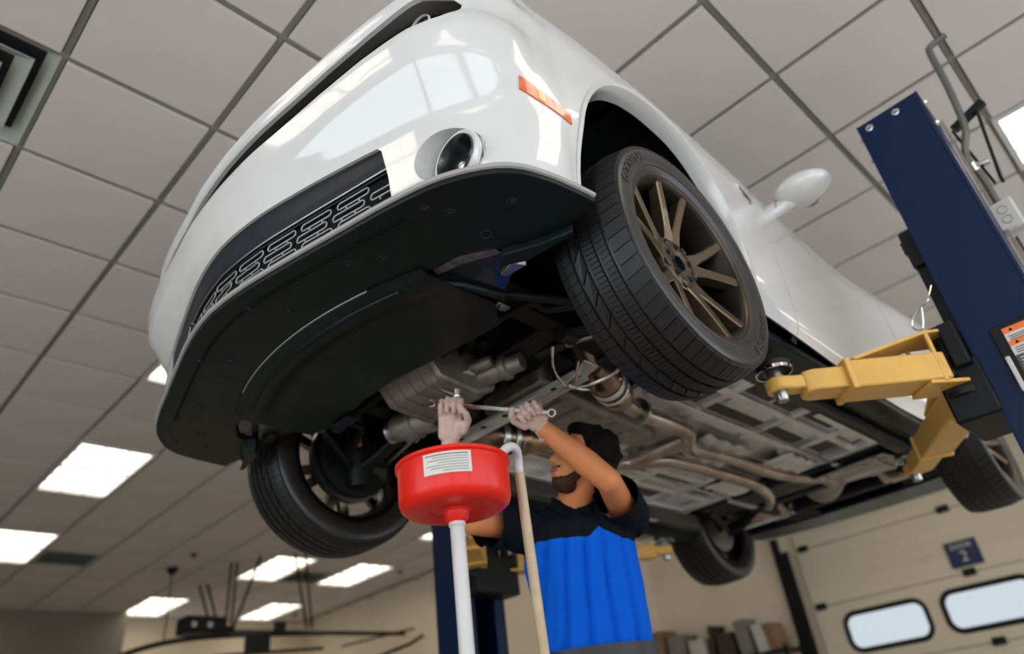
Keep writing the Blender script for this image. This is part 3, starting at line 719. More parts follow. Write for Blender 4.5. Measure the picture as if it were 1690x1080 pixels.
# --- belly pan: stepped, slightly bulged tray
def pan_edge(v):      # rear edge x at lateral v
    return lerp([-.50, -.43, -.32, -.20, 0, .17, .29, .39, .49], [-.36, -.272, -.283, -.302, -.335, -.332, -.311, -.284, -.34], v)
def pan_front(v): return -.716+.10*(abs(v)/.5)**2
def bel(a, b):
    v = -.50+1.0*b; x0 = pan_front(v); x1 = pan_edge(v); x = x0+(x1-x0)*a
    t = sstep(.0, .10, a); t2 = sstep(.20, .34, a)
    h = .1935-.010*t+.016*t2*(1-abs(v/.5)**3) - .020*sstep(.5, 1, a)*(1-abs(v/.5)**2)
    return Vector((x, v, h)), Vector((0, 0, -1))
belly = obj('belly_pan', MB().shell(bel, 40, 40, -.006), PLASTIC, car, angle=50)
def belz(x, v):
    a = (x-pan_front(v))/(pan_edge(v)-pan_front(v)); return bel(a, (v+.5))[0].z
obj('pan_ridge', MB().tube([Vector((pan_front(v)+.045, v, belz(pan_front(v)+.045, v)-.004)) for v in [-.40+.80*k/30 for k in range(31)]], .008, 8), PLASTIC, belly)
obj('pan_ridge', MB().tube([Vector((pan_front(v)+.115, v, belz(pan_front(v)+.115, v)-.002)) for v in [-.42+.84*k/30 for k in range(31)]], .006, 8), PLASTIC, belly)
obj('pan_step_glint', MB().tube([Vector((pan_front(v)+.002, v, .1905)) for v in [-.34+.68*k/30 for k in range(31)]], .0034, 6), mat('edge_glint_grey', (.34, .35, .35), .4), belly)  # pale line painting the highlight along the front step of the pan
for x, y in ((-.542, .029), (-.552, -.242), (-.50, .30), (-.47, -.36)):
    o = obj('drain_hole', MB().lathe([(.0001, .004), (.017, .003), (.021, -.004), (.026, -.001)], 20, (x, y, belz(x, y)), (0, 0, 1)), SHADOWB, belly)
for x, y in ((-.665, -.20), (-.675, -.07), (-.672, .10), (-.655, .24), (-.63, .36), (-.64, -.30), (-.36, .20), (-.33, -.20), (-.40, .38)): link('fastener', bolt_me, None, belly, (x, y, belz(x, y)))
for k in range(3):
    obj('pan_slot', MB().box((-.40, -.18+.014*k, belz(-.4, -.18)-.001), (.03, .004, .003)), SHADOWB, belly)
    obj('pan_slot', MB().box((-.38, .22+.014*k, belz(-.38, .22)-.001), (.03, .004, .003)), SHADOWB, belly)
obj('rear_tab', MB().box((-.30, .33, .165), (.05, .10, .004)).box((-.285, .395, .168), (.03, .04, .012)), PLASTIC2, belly, .002)
# --- splash shields either side of the belly pan
for sy in (-1, 1):
    sh = [(-.60, .455), (-.56, .60), (-.52, .665), (-.43, .70), (-.40, .63), (-.36, .55), (-.30, .48), (-.40, .45)]
    o = obj('splash_shield', MB().prism([(x, sy*y) for x, y in sh], (0, 0, 0), (1, 0, 0), (0, 1, 0), (0, 0, 1), .206, .212), GLOSSB, car, .002)
    obj('shield_ridge', MB().tube([(-.58, sy*.44, .198), (-.47, sy*.50, .196), (-.34, sy*.52, .2)], .012, 8), PLASTIC, o)
    obj('shield_strip', MB().prism([(-.575, sy*.50), (-.555, sy*.585), (-.50, sy*.66), (-.475, sy*.66), (-.53, sy*.56), (-.55, sy*.49)], (0, 0, 0), (1, 0, 0), (0, 1, 0), (0, 0, 1), .2035, .2065), mat('mottled_shield', (.30, .29, .31), .35, metal=.6, noise_amt=.6, noise_scale=30, col2=(.05, .05, .055)), o, .001)  # pale grey mottled strip on the gloss black shield
    obj('shield_clip', MB().box((-.315, sy*.485, .195), (.05, .025, .006)).box((-.315, sy*.485, .190), (.02, .02, .006)), STEEL, o, .002)
    obj('radius_bracket', MB().prism([(-.44, sy*.655), (-.40, sy*.67), (-.41, sy*.60), (-.43, sy*.60)], (0, 0, 0), (1, 0, 0), (0, 1, 0), (0, 0, 1), .19, .205), STEEL if sy < 0 else DARKM, o, .002)
# --- closed engine bay roof, inner panels, wheel liners
obj('engine_bay_shroud', MB().box((-.08, 0, .60), (1.5, 1.10, .02)).box((-.70, 0, .47), (.02, 1.3, .28)).box((.68, 0, .48), (.02, 1.30, .30)), LINER, car)
for sy in (-1, 1):
    for xc in (-.04, 2.88):
        mb = MB(); arc = []
        for k in range(25):
            a = -.35+(pi+.7)*k/24; arc.append((xc-.455*cos(a), .40+.47*sin(a)*.98 if sin(a) > 0 else .40+.40*sin(a)))
        mb.grid(lambda a, b: Vector((arc[round(a*24)][0], sy*(.56+.355*b), arc[round(a*24)][1]+.02*(b > 2))), 24, 4)
        k = len(mb.v); mb.v += [v+Vector((0, 0, .004)) for v in mb.v[:k]]; nf = len(mb.f); mb.f += [tuple(reversed([i+k for i in f])) for f in mb.f[:nf]]
        o = obj('wheel_liner', mb, LINER, car, angle=60)
        obj('liner_wall', MB().box((xc, sy*.548, .66), (.92, .012, .42)), LINER, o)
        for t in (.3, .9, 1.5, 2.1): obj('liner_rib', MB().bar((xc-.44*cos(t), sy*.60, .40+.445*sin(t)), (xc-.44*cos(t), sy*.88, .40+.445*sin(t)), .02, .02), LINER, o)
# --- floor of the car
flo = obj('floor_pan', MB().box((1.48, 0, .315), (1.62, 1.34, .02)), ALUG, car)
obj('transmission_tunnel', MB().prism([(-.19, 0), (-.14, .16), (.14, .16), (.19, 0), (.17, 0), (.125, .145), (-.125, .145), (-.17, 0)], (0, 0, .30), (0, 1, 0), (0, 0, 1), (1, 0, 0), .45, 2.3), ALU, car)
for sy in (-1, 1):
    def R(n, x0, x1, y0, y1, z0, z1, m, b=.004): return obj(n, MB().box(((x0+x1)/2, sy*(y0+y1)/2, (z0+z1)/2), (x1-x0, y1-y0, z1-z0)), m, flo, b)
    R('floor_rail', .70, 2.25, .245, .285, .275, .308, ALUG); R('floor_rail', .70, 2.30, .43, .47, .278, .308, ALUG); R('floor_rail', .75, 2.3, .60, .65, .265, .31, ALU)
    R('cross_rib', 1.02, 1.06, .20, .63, .284, .308, ALUG); R('cross_rib', 1.52, 1.56, .20, .63, .284, .308, ALUG); R('cross_rib', 1.92, 1.97, .19, .63, .276, .308, ALU); R('cross_rib', 2.22, 2.27, .10, .66, .262, .30, ALU)
    for x0, x1, y0, y1 in ((1.08, 1.50, .29, .345), (1.58, 1.90, .29, .35), (1.10, 1.30, .48, .59), (1.34, 1.50, .48, .58), (1.60, 1.88, .49, .59), (2.0, 2.18, .30, .42), (.80, 1.0, .30, .42)):
        R('sealed_panel', x0, x1, y0, y1, .298, .306, OLIVE, .003)
    for x0, x1, y0, y1 in ((1.12, 1.46, .36, .42), (1.60, 1.86, .365, .42), (2.0, 2.16, .48, .58), (1.08, 1.48, .20, .238)):
        R('stamped_panel', x0, x1, y0, y1, .288, .306, ALU, .008)
    for k in range(6): R('drain_bung', 1.15+.19*k, 1.175+.19*k, .535 if k % 2 else .255, .56 if k % 2 else .28, .29, .31, OLIVE, .008)
    # sills
    obj('rocker', MB().prism([(.868, .205), (.86, .185), (.82, .166), (.78, .164), (.70, .20), (.68, .27), (.70, .29), (.85, .24)], (0, 0, 0), (0, sy, 0), (0, 0, 1), (1, 0, 0), .40, 2.52), PLASTIC, car, .006)
    obj('pinch_weld', MB().box((1.45, sy*.735, .165), (1.9, .006, .05)), BLACKM, car)
    obj('sill_rail', MB().box((1.45, sy*.665, .235), (1.95, .07, .09)), EXHS if False else OLIVE, car, .012)
    obj('sill_strip', MB().box((1.66, sy*.64, .184), (.62, .03, .006)), ALU, car, .002)
    obj('brake_line', MB().tube(catmull([(.72, sy*.36, .27), (1.0, sy*.33, .262), (1.5, sy*.33, .262), (2.2, sy*.31, .255), (2.5, sy*.36, .26)], 6), .006, 8), STEEL, car)
# rumpled heat shields
for (x0, x1, y0, y1) in ((1.90, 2.24, -.26, -.05), (.78, 1.14, .0, .17), (1.95, 2.25, .06, .28), (1.28, 1.72, -.17, .17)):
    def hs(a, b):
        x = x0+(x1-x0)*a; y = y0+(y1-y0)*b; return Vector((x, y, .262+.010*sin(a*21)*sin(b*5+1)+.006*noise.noise(Vector((x*20, y*20, 3))))), Vector((0, 0, -1))
    obj('heat_shield', MB().shell(hs, 30, 14, -.002), ALU, car, angle=25)
# --- powertrain seen from below
obj('engine_block', MB().prism([(-.20, .60), (-.26, .45), (-.15, .30), (.15, .30), (.26, .45), (.20, .60)], (0, 0, 0), (0, 1, 0), (0, 0, 1), (1, 0, 0), -.42, .22), DARKM, car, .01)
pan = obj('oil_pan', MB().prism([(-.27, .235), (-.22, .175), (-.06, .155), (.03, .20), (.05, .32), (-.27, .32)], (0, .035, 0), (1, 0, 0), (0, 0, 1), (0, 1, 0), -.13, .15), CAST, car, .012)
for k in range(5): obj('cooling_fin', MB().prism([(-.272, .236), (-.222, .168), (-.06, .148), (.03, .196), (.03, .22), (-.06, .17), (-.21, .19), (-.26, .245)], (0, -.075+.055*k, 0), (1, 0, 0), (0, 0, 1), (0, 1, 0), -.003, .003), CAST, pan)
obj('drain_plug', MB().lathe([(.0001, -.03), (.010, -.03), (.012, -.022), (.018, -.02), (.018, 0), (.0001, 0)], 6, (-.04, .045, .16), (.3, 0, 1)), STEEL, pan)
st = obj('starter_motor', MB().lathe([(.0001, -.14), (.030, -.14), (.036, -.125), (.036, -.06), (.041, -.055), (.041, -.04), (.036, -.035), (.036, .05), (.044, .055), (.044, .075), (.034, .08), (.030, .13), (.0001, .13)], 24, (-.02, -.115, .232), (.28, -.95, .02)), CAST, car)
obj('solenoid', MB().lathe([(.0001, -.06), (.02, -.06), (.022, -.05), (.022, .05), (.016, .06), (.0001, .06)], 18, (-.075, -.115, .245), (.28, -.95, .02)), CAST, st)
obj('spec_label', MB().box((-.10, -.10, .218), (.04, .026, .002), Matrix.Rotation(.3, 3, 'Z')), PAPER, st)
al = obj('alternator', MB().lathe([(.0001, -.09), (.045, -.09), (.055, -.075), (.055, -.02), (.060, -.015), (.060, 0), (.055, .005), (.055, .07), (.04, .085), (.0001, .085)], 26, (.0, .32, .23), (.35, -.93, 0)), CAST, car)
for k in range(10):
    a = 2*pi*k/10; obj('alternator_rib', MB().box(Vector((.0, .32, .23))+Matrix.Rotation(-.36, 3, 'Z') @ Vector((.056*cos(a), .03, .056*sin(a))), (.008, .06, .008), Matrix.Rotation(-.36, 3, 'Z')), CAST, al)
obj('pulley', MB().lathe([(.045, -.012), (.05, -.012), (.044, -.004), (.05, .004), (.044, .01), (.05, .014), (.0001, .014), (.0001, -.012)], 24, (-.03, .42, .23), (.35, -.93, 0)), STEEL, al)
gb = obj('gearbox', MB().prism([(.20, .16), (.55, .12), (.95, .09), (1.05, .05), (1.05, -.05), (.95, -.09), (.55, -.12), (.20, -.16)], (0, 0, 0), (1, 0, 0), (0, 1, 0), (0, 0, 1), .235, .42), CAST, car, .02)
for k in range(5): obj('gearbox_rib', MB().box((.36+.12*k, 0, .230), (.012, .2-.02*k, .012)), CAST, gb)
# front sub-frame, brace plate
sub = obj('subframe', MB().box((.02, 0, .30), (.09, .80, .07)), BLACKM, car, .012)
for sy in (-1, 1): obj('subframe_rail', MB().bar((-.42, sy*.40, .33), (.60, sy*.40, .29), .075, .085), BLACKM, sub, .012)
obj('subframe_rear_beam', MB().box((.30, 0, .265), (.06, .80, .05)), BLACKM, sub, .01)
br = obj('brace_plate', MB().prism([(.185, .40), (.165, .345), (.175, -.33), (.145, -.40), (.215, -.40), (.238, -.33), (.243, .345), (.235, .40)], (0, 0, 0), (1, 0, 0), (0, 1, 0), (0, 0, 1), .196, .202), ALU, car, .002)
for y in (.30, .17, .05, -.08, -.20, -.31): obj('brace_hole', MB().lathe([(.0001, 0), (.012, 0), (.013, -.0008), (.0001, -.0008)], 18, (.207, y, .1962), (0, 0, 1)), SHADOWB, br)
obj('brace_flange', MB().box((.242, 0, .193), (.005, .66, .016)), ALU, br)
obj('brace_flange', MB().box((.170, 0, .193), (.005, .66, .014)), ALU, br)
obj('sway_bar', MB().tube(catmull([(-.08, -.62, .22), (-.12, -.50, .25), (-.20, -.40, .26), (-.20, .40, .26), (-.12, .50, .25), (-.08, .62, .22)], 6), .014, 12), BLACKM, car)
obj('fluid_line', MB().tube(catmull([(.04, -.36, .24), (.10, -.30, .20), (.20, -.27, .175), (.27, -.33, .18), (.30, -.42, .20), (.24, -.46, .22)], 8), .0055, 8), CHROME, car)
obj('fluid_line', MB().tube(catmull([(.22, -.08, .188), (.20, -.20, .18), (.18, -.31, .175), (.11, -.40, .19)], 8), .005, 8), CHROME, car)
obj('fluid_line', MB().tube(catmull([(.24, -.04, .188), (.23, -.18, .18), (.20, -.30, .178), (.15, -.38, .2)], 8), .004, 8), CHROME, car)
obj('fluid_line', MB().tube(catmull([(.20, -.25, .21), (.28, -.24, .2), (.36, -.28, .205), (.40, -.36, .22)], 8), .006, 8), EXHS, car)
for k in range(8):
    random.seed(k); obj('hose', MB().tube(catmull([(-.3+.1*k, -.3+.06*k, .31), (-.25+.1*k, -.22+.05*k, .28), (-.2+.09*k, -.1+.05*k, .30), (-.15+.08*k, .0+.05*k, .33)], 5), .012+.004*random.random(), 8), BLACKM, car)
# suspension each side
for sy in (-1, 1):
    S = lambda x, y, z: (x, sy*y, z)
    la = obj('lower_arm', MB().tube([S(.06, .42, .27), S(.03, .58, .20), S(.01, .70, .165)], [.028, .024, .03], 12, sq=(.6, 1.2)), DARKM, car)
    obj('radius_rod', MB().tube([S(-.36, .46, .24), S(-.2, .58, .21), S(-.03, .70, .17)], .013, 12), BLACKM, la)
    obj('bushing', MB().lathe([(.0001, -.03), (.034, -.03), (.034, .03), (.0001, .03)], 18, S(.06, .41, .27), (1, 0, 0)), RUBBER, la)
    tr = obj('tie_rod', MB().tube([S(.10, .37, .262), S(.105, .50, .235), S(.11, .66, .205)], [.010, .010, .011], 12), STEEL, car)
    bo = MB(); pr = []
    for k in range(9): pr += [(.024-.001*k, .016*k), (.017-.0006*k, .016*k+.008)]
    obj('rack_boot', bo.lathe([(.0001, 0)]+pr+[(.0001, .14)], 18, S(.10, .245, .285), S(.02, .97, -.18)), RUBBER, tr)
    obj('tie_rod_nut', MB().lathe([(.0001, 0), (.016, 0), (.016, .022), (.0001, .022)], 6, S(.10, .375, .261), S(.02, .97, -.18)), STEEL, tr)
    kn = obj('knuckle', MB().tube([S(.0, .70, .10), S(.0, .71, .24), S(.0, .68, .42)], [.035, .06, .03], 14), DARKM, car)
    obj('strut', MB().tube([S(.02, .66, .36), S(.03, .60, .62)], .032, 16), BLACKM, kn)
    coil = [S(.025+.062*cos(a), .62+.062*sin(a), .42+.028*a/pi) for a in [k*pi/8 for k in range(0, 90)]]
    obj('coil_spring', MB().tube(coil, .0075, 8), BLACKM, kn)
    obj('link_rod', MB().tube([S(-.07, .585, .22), S(-.06, .60, .42)], .009, 10), YTAG if sy > 0 else BLACKM, kn)
    ds = obj('brake_disc', MB().lathe([(.06, -.014), (.178, -.014), (.178, .014), (.06, .014)], 48, S(0, .765, .235), (0, 1, 0), closed=True), STEEL, car)
    obj('dust_shield', MB().lathe([(.05, -.02), (.165, -.02), (.168, -.024)], 36, S(0, .765-.022, .235), (0, 1, 0), a0=.5, a1=5.2), DARKM, ds)
    obj('caliper', MB().prism([(.06, .04), (.11, .16), (.17, .16), (.195, .10), (.19, .02), (.15, -.02)], S(0, .765, .235), (1, 0, 0), (0, 0, 1), (0, 1, 0), -.05, .045), DARKM, ds, .012)
    # catalytic converter and exhaust
    A = Vector(S(.30, .325, .245)); B = Vector(S(.60, .215, .235)); d = (B-A).normalized(); L = (B-A).length
    ct = obj('catalytic_converter', MB().lathe([(.0001, -.02), (.032, -.02), (.034, .0), (.062, .05), (.064, .055), (.066, .10), (.062, .105), (.062, .20), (.066, .205), (.066, .235), (.060, .24), (.036, L), (.0001, L)], 30, A, d), EXH, car, angle=25)
    obj('highlight_band', MB().lathe([(.0665, .11), (.069, .112), (.069, .135), (.0665, .137)], 30, A, d, closed=True), ALU, ct)  # bright rings modelled in place of white highlights on the converter
    obj('highlight_band', MB().lathe([(.0665, .165), (.069, .167), (.069, .182), (.0665, .184)], 30, A, d, closed=True), ALU, ct)
    obj('front_pipe', MB().tube(catmull([S(.05, .30, .40), S(.16, .35, .33), S(.30, .325, .247)], 6), .030, 14), EXH, ct)
    obj('exhaust_pipe', MB().tube(catmull([S(.58, .222, .235), S(.72, .205, .225), S(.90, .215, .215), S(1.05, .20, .215), S(1.18, .12, .22), S(1.32, .075, .235), S(1.6, .075, .25), S(2.1, .08, .25), S(2.45, .16, .26), S(2.8, .34, .30)], 8), .036, 18), EXHS, ct)
    obj('pipe_flange', MB().lathe([(.036, 0), (.055, 0), (.055, .016), (.036, .016)], 20, S(.70, .207, .226), (1, 0, 0), closed=True), STEEL, ct)
    mf = obj('muffler', MB().tube([S(3.02, .30, .36), S(3.05, .30, .36), S(3.05, .72, .36), S(3.02, .72, .36)], [.05, .115, .115, .05], 26, sq=(.8, 1.1)), EXHS, car)
    obj('tail_pipe', MB().tube(catmull([S(3.1, .60, .36), S(3.4, .62, .34), S(3.78, .62, .36)], 5), .035, 16), EXHS, mf)
    # rear suspension
    ra = obj('rear_arm', MB().tube([S(2.72, .36, .30), S(2.84, .56, .25), S(2.90, .70, .25)], [.03, .028, .035], 12, sq=(1.3, .6)), DARKM, car)
    obj('trailing_link', MB().tube([S(2.38, .52, .26), S(2.86, .68, .24)], .02, 12), DARKM, ra)
    obj('toe_link', MB().tube([S(3.08, .34, .28), S(2.98, .68, .26)], .014, 10), ALU, ra)
    obj('drive_shaft', MB().tube([S(2.88, .16, .36), S(2.88, .70, .30)], .018, 12), STEEL, ra)
    obj('rear_spring', MB().tube([S(2.82+.06*cos(a), .50+.06*sin(a), .28+.02*a/pi) for a in [k*pi/8 for k in range(80)]], .008, 8), BLACKM, ra)
    obj('rear_disc', MB().lathe([(.05, -.012), (.17, -.012), (.17, .012), (.05, .012)], 40, S(2.88, .765, .30), (0, 1, 0), closed=True), STEEL, ra)
obj('cross_pipe', MB().tube([(1.12, -.16, .217), (1.12, .16, .217)], .036, 18), EXHS, car)
tank = obj('fuel_tank', MB().box((2.43, 0, .33), (.28, 1.12, .16)), PLASTIC, car, .03)
obj('tank_strap', MB().box((2.43, -.32, .246), (.30, .035, .006)), ALU, tank); obj('tank_strap', MB().box((2.43, .32, .246), (.30, .035, .006)), ALU, tank)
obj('rear_tray', MB().prism([(2.30, -.56), (2.34, -.16), (2.60, -.14), (2.66, -.50), (2.5, -.60)], (0, 0, 0), (1, 0, 0), (0, 1, 0), (0, 0, 1), .225, .235), GLOSSB, tank, .006)
for y in (-.50, -.22): obj('tray_rib', MB().box((2.48, y, .222), (.28, .016, .010)), EXHS, tank)
for x in (2.40, 2.56): obj('tray_rib', MB().box((x, -.36, .222), (.014, .36, .010)), EXHS, tank)
rs = obj('rear_subframe', MB().box((2.72, 0, .30), (.08, .86, .06)).box((3.08, 0, .30), (.08, .86, .06)), BLACKM, car, .012)
for sy in (-1, 1): obj('subframe_rail', MB().bar((2.62, sy*.40, .31), (3.16, sy*.38, .31), .07, .07), BLACKM, rs, .012)
obj('differential', MB().lathe([(.0001, -.17), (.06, -.17), (.075, -.10), (.12, -.05), (.13, .03), (.10, .10), (.0001, .12)], 22, (2.88, 0, .36), (1, 0, 0)), CAST, rs)
obj('propeller_shaft', MB().tube([(1.0, 0, .345), (1.9, 0, .35), (2.72, 0, .36)], .035, 16), DARKM, car)
obj('rear_floor', MB().box((3.1, 0, .50), (1.3, 1.10, .02)).box((2.28, 0, .40), (.02, 1.3, .22)), LINER, car)
obj('spare_well', MB().box((3.38, 0, .40), (.34, .56, .2)), PLASTIC, car, .05)
def dif(a, b):
    v = -.82+1.64*b; x = 3.22+.50*a-.10*abs(v/.82)**3; return Vector((x, v, .262+.05*a)), Vector((0, 0, -1))
df = obj('rear_valance', MB().shell(dif, 8, 24, -.02), PLASTIC, car)
obj('valance_edge', MB().tube([dif(1, k/24)[0]+Vector((.01, 0, .006)) for k in range(25)], .012, 8), PLASTIC, df)

# ================================================================== WHEELS
TR, TWD = .364, .235
def tread_r(y): return TR-.016*(abs(y)/.1175)**4-.002*(abs(y)/.1175)**2
def tyre_mesh():
    P = [(.262, -.100), (.272, -.108), (.290, -.1165), (.310, -.1195), (.328, -.118), (.340, -.114), (.3445, -.1085)]
    for y in (-.105, -.09, -.06, -.03, 0, .03, .06, .09, .105): P.append((tread_r(y)-.0075, y))
    P += [(r, -y) for r, y in reversed(P[:7])]
    P += [(.257, .094), (.257, -.094)]
    return P
def tread_mesh():
    mb = MB()
    bands = [(-.1115, -.060, 60, .07, .10), (-.0505, -.024, 150, .10, .03), (-.0145, .0145, 170, .16, -.02), (.024, .0505, 36, .10, .55), (.060, .0855, 84, .07, .07), (.0865, .1115, 84, .07, .07)]
    for y0, y1, n, gap, slant in bands:
        for k in range(n):
            a0 = 2*pi*k/n; a1 = a0+2*pi/n*(1-gap); vs = []
            for y, sh in ((y0, 0), (y1, slant*(y1-y0)/.03*.18)):
                for dr in (-.010, 0):
                    r = tread_r(y)+dr
                    for a in (a0+sh, a1+sh): vs.append((r*cos(a), y, r*sin(a)))
            # order: y0:(lo a0,lo a1,hi a0,hi a1) y1:(...)
            mb.add(vs, [(2, 3, 7, 6), (0, 2, 6, 4), (1, 5, 7, 3), (0, 1, 3, 2), (4, 6, 7, 5)])
    return mb
tyre_me = mesh('tyre', MB().lathe([(r, y) for r, y in tyre_mesh()], 96, (0, 0, 0), (0, 1, 0), closed=True), 40); tyre_me.materials.append(SIDEW)
tread_me = mesh('tread', tread_mesh(), 30, clean=False); tread_me.materials.append(RUBBER)
# rings and beads of the sidewall
bead_me = mesh('sidewall_rib', MB().lathe([(.3385, -.1150), (.3400, -.1168), (.3420, -.1150)], 96, (0, 0, 0), (0, 1, 0)).lathe([(.2830, -.1130), (.2850, -.1158), (.2880, -.1150)], 96, (0, 0, 0), (0, 1, 0)), 40); bead_me.materials.append(SIDEW)
# outside face of the wheel looks toward -y
rim_me = mesh('rim', MB().lathe([(.268, -.098), (.268, -.090), (.252, -.080), (.244, -.060), (.232, -.02), (.226, .05), (.244, .085), (.268, .094), (.268, .100), (.240, .094), (.220, .05), (.224, -.02), (.236, -.062), (.244, -.086), (.250, -.094), (.262, -.102)], 80, (0, 0, 0), (0, 1, 0), closed=True), 35); rim_me.materials.append(BRONZED)
lip_me = mesh('rim_lip', MB().lathe([(.254, -.098), (.260, -.104), (.267, -.104), (.270, -.098), (.262, -.094)], 80, (0, 0, 0), (0, 1, 0), closed=True), 40); lip_me.materials.append(mat('dark_bronze_lip', (.07, .052, .034), .35, metal=.9))
sp = MB()
def spoke(a_in, a_out):
    n = 10; rows = []
    for k in range(n+1):
        t = k/n; r = .045+(.262-.045)*t; a = a_in+(a_out-a_in)*t**.6
        yf = -.056-.042*t**1.2 + .010*(1-t)**2; w = .0165-.002*t+.016*max(0, 1-t*2.8); dep = .048-.020*t
        c = Vector((cos(a), 0, sin(a))); p = Vector((-sin(a), 0, cos(a)))
        rows.append([c*r+p*(w+.004)+Vector((0, yf+dep, 0)), c*r+p*w+Vector((0, yf+.004, 0)), c*r+p*(w-.004)+Vector((0, yf, 0)), c*r-p*(w-.004)+Vector((0, yf, 0)), c*r-p*w+Vector((0, yf+.004, 0)), c*r-p*(w+.004)+Vector((0, yf+dep, 0))])
    m = MB(); q = 6
    m.add([v for r in rows for v in r], [(i*q+j, (i+1)*q+j, (i+1)*q+(j+1) % q, i*q+(j+1) % q) for i in range(n) for j in range(q)] + [tuple(range(q)), tuple(n*q+j for j in range(q))])
    return m
spoke_me = []
for s in (-1, 1):
    me = mesh('spoke', spoke(s*.10, s*.262), 30); me.materials.append(BRONZE); spoke_me.append(me)
hub_me = mesh('hub', MB().lathe([(.0001, -.030), (.022, -.030), (.026, -.050), (.045, -.056), (.070, -.056), (.086, -.050), (.092, -.03), (.092, .02), (.0001, .02)], 40, (0, 0, 0), (0, 1, 0)), 30); hub_me.materials.append(BRONZE)
cap_me = mesh('hub_bore', MB().lathe([(.0001, -.032), (.021, -.032), (.0235, -.0555), (.026, -.0555), (.026, -.05)], 28, (0, 0, 0), (0, 1, 0)), 30); cap_me.materials.append(GLOSSB)
lug_me = mesh('lug_pocket', MB().lathe([(.0001, -.048), (.009, -.048), (.0125, -.0565), (.0145, -.0570), (.0155, -.055)], 18, (0, 0, 0), (0, 1, 0)), 30); lug_me.materials.append(GLOSSB)
nut_me = mesh('lug_nut', MB().lathe([(.0001, -.062), (.006, -.062), (.0085, -.058), (.0085, -.045), (.0001, -.045)], 6, (0, 0, 0), (0, 1, 0)), 30); nut_me.materials.append(DARKM)
# raised maker's lettering bent round the sidewall
def bent_text(s, size, rmid, a_mid, y0):
    me = text_mesh(s, size, .0012)
    for v in me.vertices:
        x, h, z = v.co; a = a_mid-x/rmid; r = rmid+h
        v.co = (r*cos(a), y0-.0012-max(z, 0)+.02*abs(r-.312)*0, r*sin(a))
    me.materials.append(mat('sidewall_lettering', (.05, .046, .040), .5)); return me
letter_me = bent_text('GOODYEAR', .040, .3125, radians(142), -.1192)
letter2_me = bent_text('GOODYEAR', .040, .3125, radians(322), -.1192)
pocket_me = mesh('spoke_pocket', MB().lathe([(.0001, -.050), (.010, -.050), (.0125, -.0570), (.0140, -.0575), (.0150, -.054)], 20, (0, 0, 0), (0, 1, 0)), 30); pocket_me.materials.append(GLOSSB)
def wheel(pos, right, rot, name, wide=1.):
    w = link(name, rim_me, None, car, pos, (0, 0, pi if right else 0)); w.scale = (1, wide, 1)
    sub = lambda n, me, r=(0, 0, 0), loc=(0, 0, 0): link(n, me, None, w, loc, r)
    sub('tyre', tyre_me); sub('tread', tread_me); sub('sidewall_rib', bead_me); sub('rim_lip', lip_me)
    for k in range(5):
        a = rot+2*pi*k/5
        for me in spoke_me: sub('spoke', me, (0, a, 0))
        b = a+pi/5; sub('lug_pocket', lug_me, (0, 0, 0), (.055*cos(b), 0, .055*sin(b))); sub('spoke_pocket', pocket_me, (0, 0, 0), (.066*cos(a), 0, .066*sin(a))); sub('lug_nut', nut_me, (0, 0, 0), (.055*cos(b), 0, .055*sin(b)))
    sub('hub', hub_me); sub('hub_bore', cap_me)
    o = sub('lettering', letter_me); sub('lettering', letter2_me)
    return w
wheel((0, -.835, .235), False, .95, 'front_wheel'); wheel((0, .835, .235), True, .4, 'front_wheel')
wheel((2.88, -.825, .30), False, .2, 'rear_wheel', 1.1); wheel((2.88, .825, .30), True, .7, 'rear_wheel', 1.1)
